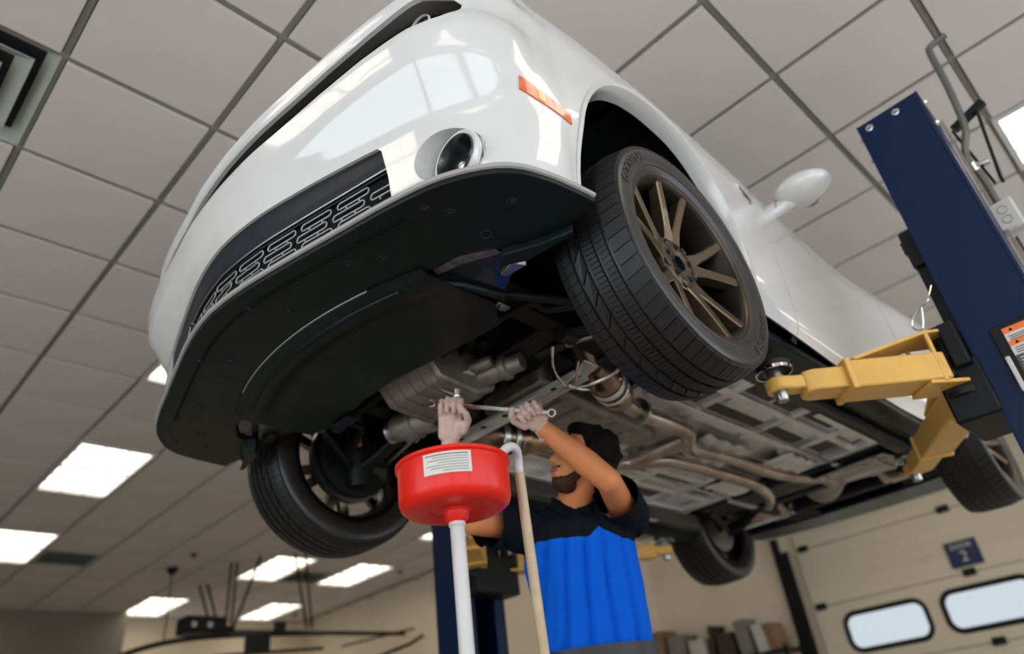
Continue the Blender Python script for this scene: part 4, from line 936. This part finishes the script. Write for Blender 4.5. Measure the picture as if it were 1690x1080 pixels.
# ================================================================== TWO-POST LIFT
PX0, PX1 = 2.62, 2.90                 # post depth along x
def arm(parent, piv, pad, ztop, telescope, front=True):
    """yellow swing arm from the carriage pin to the pad; local x runs along the arm"""
    piv = Vector(piv); pad = Vector(pad); d = (pad-piv); L = d.length; ang = atan2(d.y, d.x)
    W, Hh = .130, .098; t0 = .055; t1 = L*telescope
    base = MB().prism([(t0, -W/2), (t1-.03, -W/2), (t1, -W/2+.018), (t1, W/2-.018), (t1-.03, W/2), (t0, W/2)], (0, 0, 0), (1, 0, 0), (0, 1, 0), (0, 0, 1), -Hh, 0)
    a = obj('lift_arm', base, YELLOW, parent, .007, loc=(piv.x, piv.y, ztop), rot=(0, 0, ang))
    iw, ih = .098, .074; t2 = L-.085
    obj('inner_arm', MB().prism([(t1-.05, -iw/2), (t2-.02, -iw/2), (t2+.01, -.032), (t2+.01, .032), (t2-.02, iw/2), (t1-.05, iw/2)], (0, 0, -.012), (1, 0, 0), (0, 1, 0), (0, 0, 1), -ih, 0), YELLOW, a, .006)
    obj('wear_collar', MB().box((t1-.012, 0, -Hh/2), (.022, W+.012, Hh+.012)), YELLOW, a, .005)
    # eye at the tip
    eye = MB().prism([(t2-.01, -.030), (L-.035, -.034)] + [(L+.042*cos(k*pi/10-pi/2), .042*sin(k*pi/10-pi/2)) for k in range(11)] + [(L-.035, .034), (t2-.01, .030)], (0, 0, -.02), (1, 0, 0), (0, 1, 0), (0, 0, 1), -.046, 0)
    obj('arm_eye', eye, YELLOW, a, .008)
    pd = obj('pad_screw', MB().lathe([(.0001, -.098), (.018, -.098), (.022, -.090), (.022, -.070), (.026, -.068), (.026, .02), (.0001, .02)], 20, (L, 0, 0), (0, 0, 1)), STEEL, a)
    obj('lift_pad', MB().lathe([(.0001, .012), (.052, .012), (.058, .018), (.058, .034), (.050, .036), (.048, .030), (.0001, .030)], 28, (L, 0, 0), (0, 0, 1)), RUBBER, a)
    obj('pad_ring', MB().lathe([(.056, .004), (.062, .004), (.062, .014), (.056, .014)], 28, (L, 0, 0), (0, 0, 1), closed=True), CHROME, a)
    # raised top flange, lower ear and end frame at the post end
    tf = MB().prism([(.36, -.004), (.085, .070), (-.03, .074), (-.03, .084), (.09, .081), (.37, .006)], (0, 0, 0), (1, 0, 0), (0, 0, 1), (0, 1, 0), -W/2-.004, W/2+.004)
    obj('top_flange', tf, YELLOW, a, .003)
    obj('end_frame', MB().box((t0+.030, -W/2+.004, -.012), (.014, .012, Hh+.09)).box((t0+.030, W/2-.004, -.012), (.014, .012, Hh+.09)).box((t0+.030, 0, -Hh+.004), (.014, W, .012)), YELLOW, a, .003)
    obj('lower_ear', MB().prism([(.14, -W/2), (.14, W/2), (-.02, W/2-.01), (-.045, .03), (-.045, -.03), (-.02, -W/2+.01)], (0, 0, 0), (1, 0, 0), (0, 1, 0), (0, 0, 1), -Hh-.014, -Hh-.001), YELLOW, a, .003)
    obj('end_socket', MB().box((t0-.005, 0, -Hh/2), (.05, .092, .07)), RUBBER, a, .008)
    obj('grease_fitting', MB().ball((t1*.62, -W/2-.001, -Hh*.62), .006), BLACKM, a)
    obj('restraint_gear', MB().lathe([(.0001, 0)]+[(.058, 0), (.058, .022), (.0001, .022)], 18, (0, 0, -Hh-.05), (0, 0, 1)), DARKM, a)
    obj('pivot_pin', MB().lathe([(.0001, -.07), (.024, -.07), (.024, .20), (.030, .20), (.030, .21), (.0001, .21)], 18, (0, 0, -Hh), (0, 0, 1)), BLACKM, a)
    return a
def post(sy, yin, yout, label, pads):
    """sy=+1: inner side looks to +y"""
    t = thing('lift_post', label, 'lift', ((PX0+PX1)/2, (yin+yout)/2, 0)); off0 = -Vector(t.location)
    def P(n, mb, m, par=None, b=.0):
        o = obj(n, mb, m, par or t, b)
        if par is None: o.location = off0
        return o
    ZT = CZ+2.03; th = .012
    yc = (yin+yout)/2; w = abs(yin-yout)
    C = MB()
    C.box(((PX0+PX1)/2, yout+sy*th/2, ZT/2), (PX1-PX0, th, ZT)); C.box((PX0+th/2, yc, ZT/2), (th, w, ZT)); C.box((PX1-th/2, yc, ZT/2), (th, w, ZT))
    C.box((PX0+.035, yin-sy*th/2, ZT/2), (.07, th, ZT)); C.box((PX1-.035, yin-sy*th/2, ZT/2), (.07, th, ZT))
    P('column', C, BLUE, None, .003)
    P('base_plate', MB().box(((PX0+PX1)/2, yc, .012), (.50, .50, .024)), BLUE, None, .004)
    for bx, by in ((-.2, -.2), (.2, -.2), (-.2, .2), (.2, .2)): P('anchor_bolt', MB().lathe([(.0001, .024), (.016, .024), (.016, .045), (.0001, .05)], 6, ((PX0+PX1)/2+bx, yc+by, 0)), STEEL)
    P('top_cap', MB().box(((PX0+PX1)/2, yc, ZT-.004), (PX1-PX0-.02, w-.02, .012)), BLACKM)
    bl = mesh('cap_bolt', MB().lathe([(.0001, -.014), (.008, -.014), (.010, -.010), (.010, -.003), (.016, -.003), (.016, 0)], 6, (0, 0, 0), (1, 0, 0))); bl.materials.append(CHROME)
    for f in (.18, .62): link('cap_bolt', bl, None, t, Vector((PX0, yin+(yout-yin)*f, ZT-.035))+off0)
    for z in (ZT-.05, ZT-.16):
        link('cap_bolt', bl, None, t, Vector((PX0+.03, yout, z))+off0, (0, 0, sy*pi/2)); link('cap_bolt', bl, None, t, Vector((PX0+.03, yin, z))+off0, (0, 0, -sy*pi/2))
    # carriage running in the channel
    ZC = CZ+.80
    ca = P('carriage', MB().box(((PX0+PX1)/2, yin-sy*.02, ZC+.36), (.13, .13, .76)), BLACKM, None, .006)
    obj('carriage_head', MB().box(((PX0+PX1)/2-.035, yin+sy*.025, ZC+.66), (.10, .05, .16)), BLACKM, ca, .008)
    obj('head_ridge', MB().box(((PX0+PX1)/2-.035, yin+sy*.053, ZC+.70), (.07, .008, .01)).box(((PX0+PX1)/2-.035, yin+sy*.053, ZC+.68), (.07, .008, .01)).box(((PX0+PX1)/2-.035, yin+sy*.053, ZC+.66), (.07, .008, .01)), DARKM, ca)
    obj('carriage_yoke', MB().box(((PX0+PX1)/2, yin+sy*.06, ZC+.07), (.30, .14, .20)), BLACKM, ca, .010)
    obj('latch_box', MB().box((PX0-.02, yin+sy*.03, ZC+.22), (.05, .05, .16)), BLACKM, ca, .006)
    obj('chain', MB().tube([(PX0-.006, yin+sy*.012+.004*(k % 2), ZC+.14+.012*k) for k in range(14)], .006, 6), STEEL, ca)
    for (px, py), tel, x in zip(pads, (.66, .66), (PX0+.03, PX1-.03)):
        a = arm(t, Vector((x, yin+sy*.075, 0))+off0, Vector((px, py, 0))+off0, CZ+1.004, tel)
    return t
CARY = CAR0.y
pr = post(1, .352, .115, 'tall dark blue lift post with warning placard and yellow arms beside the car door', [(2.20, CARY-.805), (3.69, CARY-.715)])
pl = post(-1, 2*CARY-.352, 2*CARY-.115, 'dark blue lift post on the far side behind the red drain pan', [(2.20, CARY+.805), (3.69, CARY+.715)])
off0 = -Vector(pr.location)
# placard on the near post
z = CZ
pc = obj('placard', MB().box((PX0-.006, .175, z+.93), (.010, .205, .20)), BLACKM, pr, .003); pc.location = off0
def flat(n, y0, y1, z0, z1, m, dx=.0118): obj(n, MB().box((PX0-dx, (y0+y1)/2, (z0+z1)/2), (.0016, abs(y1-y0), abs(z1-z0))), m, pc)
flat('placard_sheet', .245, .065, z+.995, z+.84, TAGGREY, .0114); flat('white_panel', .245, .065, z+.995, z+.915, PAPER, .012)
for k, (a, b) in enumerate(((z+1.012, z+.992), (z+.965, z+.948))): flat('warning_strip', .245, .065, a, b, ORANGE, .0128)
for k in range(3): flat('print_line', .235, .085, z+.982-.007*k, z+.979-.007*k, INK, .0130)
for k in range(3): flat('print_line', .235, .085, z+.940-.008*k, z+.937-.008*k, INK, .0130)
for k in range(6): flat('print_line', .235, .07, z+.905-.010*k, z+.902-.010*k, PAPER, .0128)
for a in (z+1.002, z+.9565): obj('warning_triangle', MB().prism([(-.006, -.005), (.006, -.005), (0, .006)], (PX0-.0136, .222, a), (0, -1, 0), (0, 0, 1), (1, 0, 0), 0, .001), INK, pc)
obj('pen_holder', MB().box((PX0-.014, .266, z+.86), (.014, .014, .12)), GREYP, pc, .003)
obj('safety_cable', MB().tube(catmull([(PX0+.02, .37, z+1.27), (PX0-.0, .40, z+1.215), (PX0-.0, .435, z+1.20), (PX0-.0, .47, z+1.17), (PX0-.0, .478, z+1.14), (PX0-.0, .455, z+1.125), (PX0-.0, .44, z+1.15), (PX0-.0, .425, z+1.20)], 8), .0035, 8), CHROME, pr).location = off0
# conduit with junction box on the outer side of the near post, held by ceiling brackets
t = thing('conduit', 'grey bent electrical conduit with junction box beside the near blue post', 'conduit', (PX1+.05, .08, 0)); o0 = -Vector(t.location)
def Q(n, mb, m, b=0.): obj(n, mb, m, t, b).location = o0
X = PX1+.05
Q('pipe', MB().tube(catmull([(X, .085, 0.05), (X, .085, 1.0), (X, .085, z+1.45)], 6), .014, 12), STEEL)
Q('bent_pipe', MB().tube(catmull([(X, .085, z+1.60), (X, .085, z+1.75), (X, .098, z+1.83), (X, .085, z+1.90), (X, .05, z+1.98), (X, .035, z+2.08), (X, .02, z+2.25), (X, .012, z+2.42), (X, -.005, z+2.452), (X, -.07, z+2.46)], 7), .014, 12), GREYD := mat('grey_conduit', (.14, .14, .13), .4, metal=.4))
Q('junction_box', MB().box((X-.012, .083, z+1.535), (.055, .085, .13)), GREYP, .006)
Q('box_lid', MB().box((X-.042, .083, z+1.535), (.006, .075, .12)), GREYP, .004)
for dz in (-.022, .022): Q('knockout', MB().tube([(X-.046, .083+.016*cos(a), z+1.535+dz+.016*sin(a)) for a in [2*pi*k/18 for k in range(18)]], .0018, 6, closed=True), VENT)
Q('coupling', MB().lathe([(.014, -.02), (.019, -.02), (.019, .02), (.014, .02)], 16, (X, .09, z+1.80), (0, 0, 1), closed=True), CHROME)
Q('pipe_clip', MB().box((X-.004, .06, z+1.80), (.03, .045, .018)), CHROME, .003)
Q('bracket', MB().bar((X+.03, .085, z+2.03), (X+.03, -.05, z+2.08), .03, .03), BLACKM); Q('bracket_leg', MB().bar((X+.04, -.02, z+2.07), (X+.04, .035, z+1.72), .045, .012), BLACKM); Q('bracket_leg', MB().bar((X+.03, .09, z+2.02), (X+.03, .06, z+1.72), .03, .01), BLACKM)
Q('steel_strip', MB().box((PX1+.012, .104, 1.5), (.012, .012, 2.7)), STEEL)

# ================================================================== OIL DRAIN
PC = Vector((1.07, 1.205, 0)); ZP = CZ+.555
t = thing('oil_drain', 'red round oil drain pan with white label on a grey pole', 'oil drain', PC)
R_ = .128
obj('drain_pan', MB().lathe([(.0001, -.056), (.03, -.056), (.034, -.050), (.058, -.048), (.062, -.053), (.094, -.053), (.113, -.050), (.124, -.041), (R_, -.028), (R_+.001, .046), (R_+.006, .050), (R_+.006, .057), (R_-.002, .057), (R_-.006, .046), (.120, -.012), (.10, -.034), (.0001, -.038)], 64, (0, 0, ZP), (0, 0, 1)), RED, t)
obj('pan_socket', MB().lathe([(.0001, -.054), (.030, -.054), (.026, -.070), (.020, -.078), (.0001, -.078)], 28, (0, 0, ZP), (0, 0, 1)), RED, t)
pole = obj('pole', MB().lathe([(.0001, .06), (.0165, .06), (.0165, ZP-.088), (.019, ZP-.086), (.019, ZP-.072), (.0001, ZP-.072)], 24), GREYP, t)
obj('reservoir', MB().lathe([(.0001, .09), (.20, .09), (.215, .105), (.215, .42), (.19, .45), (.03, .47), (.03, .50), (.0001, .50)], 40), RED, t)
for k in range(4): obj('caster', MB().lathe([(.0001, -.015), (.045, -.015), (.045, .015), (.0001, .015)], 20, (.2*cos(k*pi/2+.4), .2*sin(k*pi/2+.4), .045), (0, 1, 0)), RUBBER, t)
# label bent round the pan, facing the camera side
ac = atan2(-PC.y, -PC.x)
def lab(a, b):
    an = ac-.50+.82*a; r = R_+.0012+.0016*b; return Vector((r*cos(an), r*sin(an), ZP-.006+.048*b)), Vector((cos(an), sin(an), 0))
lb = obj('label', MB().shell(lambda a, b: (lambda q: (q[0]+q[1]*.0012, q[1]))(lab(a, b)), 24, 3, .0008), PAPER, t)
for k in range(7):
    z0 = .90-.125*k; e = (.95, .8, .9, .7, .93, .85, .6)[k]
    obj('print_line', MB().shell(lambda a, b: (lambda q: (q[0]+q[1]*.0020, q[1]))(lab(1-(.06+(e-.06)*a), z0-.045*b)), 14, 1, .0004), INK if k < 1 else mat('faded_ink', (.30, .29, .28), .7), lb)
hook = catmull([(.095, -.055, ZP+.02), (.098, -.062, ZP+.075), (.115, -.078, ZP+.098), (.142, -.075, ZP+.098), (.163, -.058, ZP+.082), (.172, -.048, ZP+.05)], 6)
obj('hook_pipe', MB().tube(hook, .011, 14), GREYP, t)
obj('suction_pipe', MB().tube([(.172, -.048, ZP+.055), (.215, -.012, ZP-.20), (.305, .06, .50)], .0125, 16), TAN, t)
# ================================================================== MECHANIC
V = lambda x, y, z: Vector((x, y, z+CZ))
PB = Vector((2.12, 1.68, 0))
man = thing('person', 'mechanic in blue and black work shirt and gloves reaching up with a wrench', 'person', PB)
o0 = -PB
LA = Vector((.78, -.626, 0)); FA = Vector((-.626, -.78, 0))           # to his left, to his front
SLj, SRj, ELj, WLj, ERj, WRj = V(2.10, 1.475, .715), V(1.81, 1.72, .705), V(1.85, 1.336, .745), V(1.666, 1.429, .932), V(1.583, 1.707, .686), V(1.455, 1.641, .918)
kL, kR = V(1.585, 1.424, .998), V(1.403, 1.557, 1.036)
def loft(mb, rings, n=28):
    vs = []; m = len(rings)
    for c, ra, rb in rings:
        for k in range(n):
            a = 2*pi*k/n; ca, sa = cos(a), sin(a)
            vs.append(Vector(c)+LA*ra*(abs(ca)**.93)*(1 if ca > 0 else -1)+FA*rb*(abs(sa)**.93)*(1 if sa > 0 else -1))
    fs = [(i*n+k, i*n+(k+1) % n, (i+1)*n+(k+1) % n, (i+1)*n+k) for i in range(m-1) for k in range(n)]
    fs += [tuple(range(n-1, -1, -1)), tuple((m-1)*n+k for k in range(n))]
    return mb.add(vs, fs)
# head frame
HC = V(1.903, 1.467, .865); hz = Vector((.05, -.085, .20)).normalized()
hy = Vector((-.80, .30, .22)); hy = (hy-hz*hy.dot(hz)).normalized(); hx = hy.cross(hz)
HM = Matrix((hx, hy, hz)).transposed()
def Hd(x, y, z): return HC+HM @ Vector((x, y, z))
body = MB()
body.ball(Hd(0, -.008, .025), (.076, .096, .092), 24, 16, HM)          # skull
body.ball(Hd(0, .030, -.030), (.062, .062, .075), 20, 14, HM)          # face
body.ball(Hd(0, .045, -.085), (.046, .042, .034), 18, 12, HM)          # jaw
body.cap(Hd(0, .086, .004), Hd(0, .107, -.034), .009, .015)            # nose
body.ball(Hd(.014, .094, -.036), .010); body.ball(Hd(-.014, .094, -.036), .010)
body.cap(Hd(-.035, .074, .022), Hd(.035, .074, .022), .012, .012)      # brow
body.cap(Hd(-.020, .086, -.062), Hd(.020, .086, -.062), .008, .008); body.cap(Hd(-.018, .084, -.074), Hd(.018, .084, -.074), .009, .009)
for s in (-1, 1):
    body.ball(Hd(s*.078, -.005, -.005), (.010, .022, .034), 12, 8, HM)
    body.ball(Hd(s*.045, .060, -.025), (.02, .02, .022), 12, 8, HM)
NB = V(1.935, 1.585, .735)
body.cap(NB, Hd(0, -.02, -.06), .062, .056)
loft(body, [(V(2.11, 1.68, .16), .14, .095), (V(2.08, 1.67, .30), .135, .085), (V(2.04, 1.645, .43), .13, .085), (V(1.985, 1.615, .60), .145, .09), (V(1.955, 1.60, .70), .14, .075), (V(1.945, 1.592, .74), .07, .06)])
for S, E, W in ((SLj, ELj, WLj), (SRj, ERj, WRj)):
    body.ball(S, .058); body.cap(S, E, .052, .042); body.ball(E, .042); m = E.lerp(W, .35); body.cap(E, m, .042, .045); body.cap(m, W, .045, .029)
for s, hp in ((1, V(2.19, 1.63, .15)), (-1, V(2.05, 1.75, .15))):
    kn = hp+Vector((.01, .02, -.44)); body.cap(hp, kn, .085, .056); body.cap(kn, kn+Vector((.03, .02, -.40)), .055, .04)
for W, k in ((WLj, kL), (WRj, kR)): body.cap(W, W.lerp(k, .3), .024, .012)
b = remesh('body', body, .0065, SKIN, man, 3); b.location = o0
def part(n, mb, m, vox=None, sm=2):
    o = remesh(n, mb, vox, m, man, sm) if vox else obj(n, mb, m, man, angle=60); o.location = o0; return o
for s in (-1, 1):
    e = part('eye', MB().ball(Hd(s*.031, .078, .004), .0125), mat('eye_white', (.6, .57, .53), .2)); obj('iris', MB().ball(Hd(s*.031, .0875, .005), .0055), HAIRM, e)
    obj('eyebrow', MB().cap(Hd(s*.016, .094, .026), Hd(s*.050, .082, .028), .005, .004), HAIRM, e)
part('lips', MB().cap(Hd(-.019, .0925, -.067), Hd(.019, .0925, -.067), .0055, .0055), mat('lips', (.36, .11, .08), .5))
hair = MB().ball(Hd(0, -.028, .045), (.088, .098, .090), 26, 18, HM); hair.ball(Hd(0, -.06, -.01), (.078, .062, .085), 20, 14, HM); hair.ball(Hd(0, .04, .100), (.060, .05, .028), 18, 12, HM)
for s in (-1, 1): hair.cap(Hd(s*.073, .02, .045), Hd(s*.072, .022, -.03), .014, .008)
random.seed(3)
for k in range(46):
    a = random.uniform(0, 2*pi); t = random.uniform(.1, 1.4); d = Vector((sin(t)*cos(a), sin(t)*sin(a)*1.0, cos(t)))
    q = Hd(0, -.028, .045)+HM @ Vector((d.x*.084, d.y*.094, d.z*.086)); hair.ball(q, random.uniform(.012, .02))
part('hair', hair, HAIRM, .006, 1)
beard = MB().ball(Hd(0, .042, -.092), (.0495, .0455, .0355), 20, 12, HM)
for s in (-1, 1): beard.cap(Hd(s*.064, .012, -.03), Hd(s*.042, .045, -.088), .013, .019)
beard.cap(Hd(-.024, .088, -.054), Hd(.024, .088, -.054), .006, .006)
part('beard', beard, mat('short_beard', (.075, .036, .02), .8, spec=.1, noise_amt=.5, noise_scale=90, bump=.6, bump_scale=200), .005, 1)
# shirt
sh = MB()
loft(sh, [(V(2.10, 1.68, .262), .176, .126), (V(2.085, 1.675, .31), .188, .135), (V(2.06, 1.655, .40), .188, .138), (V(2.02, 1.632, .52), .195, .140), (V(1.985, 1.615, .61), .200, .140), (V(1.965, 1.605, .67), .190, .125), (V(1.955, 1.60, .72), .150, .095), (V(1.945, 1.592, .755), .075, .07)])
for S, E in ((SLj, ELj), (SRj, ERj)):
    d = (E-S).normalized(); mid = S+d*.175; sh.ball(S-d*.01-Vector((0, 0, .006)), .088); sh.cap(S, mid, .086, .078)
    nrm = []
shirt = part('shirt', sh, None, .008, 4)
me = shirt.data; me.materials.clear(); me.materials.append(CLOTHB); me.materials.append(CLOTHK)
# cut the sleeve ends open and press cloth folds into the mesh
bm = bmesh.new(); bm.from_mesh(me); bm.verts.ensure_lookup_table(); bm.normal_update()
kill = []
for v in bm.verts:
    p = v.co; rel = p-V(1.985, 1.615, .61); la = rel.dot(LA)
    zz = p.z-CZ; f = 1-sstep(.55, .70, zz)
    amp = .019*f; ph = la*95+(zz-.62)*9*(la-.06)*6+1.6*noise.noise(Vector((p.x*5, p.y*5, zz*2.2)))
    rid = 1-abs(sin(ph*.5)); rid = rid**2.2
    v.co = p+v.normal*(amp*(.4-rid*1.3+.5*noise.noise(Vector((la*20, zz*3.0, 7))))+.003*noise.noise(p*22))
for S, E in ((SLj, ELj), (SRj, ERj)):
    d = (E-S).normalized(); mid = S+d*.165
    for v in bm.verts:
        if (v.co-mid).dot(d) > 0 and (v.co-mid).length < .12: kill.append(v)
bmesh.ops.delete(bm, geom=list(set(kill)), context='VERTS')
yk = bm.verts.layers.float.new('yoke')
for v in bm.verts:
    c = v.co; rel = c-V(1.985, 1.615, .61); la = rel.dot(LA); zz = c.z-CZ
    edge = .618+.062*max(0, 1-abs(la-.085)/.07)+.03*max(0, -la*1.2)
    val = zz-edge
    for S, E in ((SLj, ELj), (SRj, ERj)):
        d = (E-S).normalized(); q = c-S
        if zz > .52 and q.dot(d) < .3: val = max(val, min(.112-(q-d*q.dot(d)).length, q.dot(d)+.045))
    v[yk] = val*10
bm.to_mesh(me); bm.free()
cm = bpy.data.materials.new('two_tone_shirt'); cm.use_nodes = True; nt = cm.node_tree; pb = nt.nodes['Principled BSDF']
at = nt.nodes.new('ShaderNodeAttribute'); at.attribute_name = 'yoke'; gt = nt.nodes.new('ShaderNodeMath'); gt.operation = 'GREATER_THAN'; gt.inputs[1].default_value = 0
mx = nt.nodes.new('ShaderNodeMix'); mx.data_type = 'RGBA'; mx.inputs[6].default_value = (.003, .105, .62, 1); mx.inputs[7].default_value = (.006, .0075, .012, 1)
nt.links.new(at.outputs['Fac'], gt.inputs[0]); nt.links.new(gt.outputs[0], mx.inputs[0]); nt.links.new(mx.outputs[2], pb.inputs['Base Color'])
pb.inputs['Roughness'].default_value = .85; pb.inputs['Specular IOR Level'].default_value = .08
me.materials.clear(); me.materials.append(cm)
for p in me.polygons: p.use_smooth = True
sm = shirt.modifiers.new('cloth_thickness', 'SOLIDIFY'); sm.thickness = .003
col = MB()
for s in (-1, 1):
    col.add([NB+LA*.002*s+FA*.066+Vector((0, 0, -.005)), NB+LA*s*.062+FA*.045+Vector((0, 0, .035)), NB+LA*s*.074+FA*.055+Vector((0, 0, .0)), NB+LA*s*.035+FA*.10+Vector((0, 0, -.055)),
             NB+LA*.002*s+FA*.070+Vector((0, 0, -.008)), NB+LA*s*.066+FA*.049+Vector((0, 0, .036)), NB+LA*s*.080+FA*.060+Vector((0, 0, .0)), NB+LA*s*.037+FA*.106+Vector((0, 0, -.057))], [(0, 1, 2, 3), (7, 6, 5, 4), (0, 4, 5, 1), (1, 5, 6, 2), (2, 6, 7, 3), (3, 7, 4, 0)])
oc = obj('collar', col, CLOTHK, shirt)
# trousers, belt, shoes
tr = MB(); loft(tr, [(V(2.115, 1.69, .10), .185, .14), (V(2.105, 1.685, .20), .183, .138), (V(2.09, 1.678, .255), .182, .134)])
for hp in (V(2.19, 1.63, .12), V(2.05, 1.75, .12)):
    kn = hp+Vector((.01, .02, -.42)); tr.cap(hp, kn, .105, .082); tr.cap(kn, kn+Vector((.03, .02, -.40)), .082, .075)
part('trousers', tr, TROU, .012, 2)
bl = MB(); loft(bl, [(V(2.098, 1.681, .255), .203, .156), (V(2.092, 1.679, .298), .203, .156)]); part('belt', bl, mat('belt_leather', (.012, .010, .009), .45))
for hp in (V(2.19, 1.63, .12), V(2.05, 1.75, .12)):
    an = hp+Vector((.04, .04, -.82)); f = Vector((an.x, an.y, 0))+FA*.06
    mb = MB().ball(f+Vector((0, 0, .045)), (.05, .13, .05), 18, 12, Matrix((LA, FA, Vector((0, 0, 1)))).transposed()); mb.cap(Vector((an.x, an.y, .05)), Vector((an.x, an.y, .13)), .05, .05)
    for k, v in enumerate(mb.v): mb.v[k] = Vector((v.x, v.y, max(v.z, .012)))
    s_ = part('shoe', mb, mat('black_leather', (.012, .011, .011), .5), .008, 1)
    obj('sole', MB().prism([(.048*cos(a), .13*sin(a)) for a in [2*pi*k/24 for k in range(24)]], f, LA, FA, (0, 0, 1), .0, .016), RUBBER, s_)
# gloved fists, palms toward the camera side, closed round the wrench
def fist(W, K, tdir, m_name, sc=1.0):
    a = (K-W).normalized(); n = -fw; n = (n-a*n.dot(a)).normalized(); t = Vector(tdir); t = (t-a*t.dot(a)-n*t.dot(n)).normalized()
    mb = MB(); L = (K-W).length
    # palm: slab of overlapping capsules
    for s in (-.030, -.011, .009, .029): mb.cap(W+a*.022+t*s*.62, W+a*(L-.040)+t*s*1.02, .0185, .0155)
    mb.cap(W+a*.02+t*.014+n*.008, W+a*.062+t*.030+n*.015, .021, .017)     # heel of the thumb
    mb.cap(W+a*.02-t*.022+n*.006, W+a*.07-t*.026+n*.008, .018, .014)
    mb.cap(W+a*.03+n*.004, W+a*(L-.05)+n*.006, .028, .022)
    mb.cap(W-a*.030, W+a*.03, .0295, .0285)                                 # cuff section
    curl = None
    for k, (s, ln) in enumerate(((.031, .95), (.0105, 1.05), (-.0105, 1.), (-.031, .84))):
        b0 = W+a*(L-.038-.006*(k == 3)-.002*(k == 0))+t*s
        p = b0; ang = radians(38); pts = [p]
        for seg, da in ((.036*ln, 0), (.027*ln, radians(78)), (.021*ln, radians(72))):
            ang += da; p = p+(a*cos(ang)+n*sin(ang))*seg*sc; pts.append(p)
        for i, (r0_, r1_) in enumerate(((.0108, .0100), (.0100, .0092), (.0090, .0080))): mb.cap(pts[i], pts[i+1], r0_, r1_)
        if k in (1, 2): c = (pts[0]+pts[1]+pts[2]+pts[3])/4; curl = c if curl is None else (curl+c)/2
    tb = W+a*.040+t*.040+n*.012; t1 = W+a*.078+t*.056+n*.026; t2 = W+a*.104+t*.050+n*.040; t3 = t2+a*.016-t*.014+n*.006
    mb.cap(tb, t1, .0155, .0125); mb.cap(t1, t2, .0125, .0108); mb.cap(t2, t3, .0105, .0085)
    g = part(m_name, mb, GLOVE, .0026, 2)
    ring = [W-a*.034+(t*cos(q)*.0295+n*sin(q)*.0295) for q in [2*pi*k/28 for k in range(28)]]
    c = obj('cuff', MB().tube(ring, .0042, 8, closed=True), GLOVE, g)
    return curl, t
cR, tR = fist(WRj, kR, rt, 'glove'); cL, tL = fist(WLj, kL, -rt, 'glove')
# ---- the wrench held in both fists
d = (cL-cR).normalized(); A = cR-d*.055; B = cL+d*.075
w = thing('wrench', 'slim bright steel combination wrench held in both gloved hands', 'wrench', A); wo = -A
def Wp(n, mb, m): o = obj(n, mb, m, w, .0008); o.location = wo; return o
nn = (-fw-d*(-fw).dot(d)).normalized(); pp = d.cross(nn)
Wp('shaft', MB().prism([(-.006, -.0025), (.006, -.0025), (.006, .0025), (-.006, .0025)], A+d*.02, pp, nn, d, 0, (B-A).length-.03), CHROME)
rg = MB().lathe([(.0085, -.005), (.0145, -.005), (.0145, .005), (.0085, .005)], 24, B, nn, closed=True); Wp('ring_end', rg, CHROME)
jw = [(-.006, .0), (-.014, -.010), (-.015, -.026), (-.009, -.034), (-.006, -.018), (.006, -.018), (.009, -.034), (.015, -.026), (.014, -.010), (.006, .0)]
Wp('open_jaw', MB().prism(jw, A+d*.02, pp, d, nn, -.004, .004), CHROME)
# ratchet handle lying across the first fist
E2 = cR+pp*.0; q = thing('ratchet', 'short steel ratchet bar sticking up from the fist under the oil pan', 'ratchet', cR); qo = -cR
def Qp(n, mb, m): o = obj(n, mb, m, q, .0008); o.location = qo
a1 = cR+up*.050-rt*.030; a2 = cR+rt*.020+up*.030
Qp('handle', MB().tube([a1, a2], .0045, 10), STEEL); Qp('socket', MB().lathe([(.0001, 0), (.011, 0), (.011, .022), (.0001, .022)], 16, a2+up*.002, up), STEEL); Qp('head', MB().ball(a2, .013), CHROME)
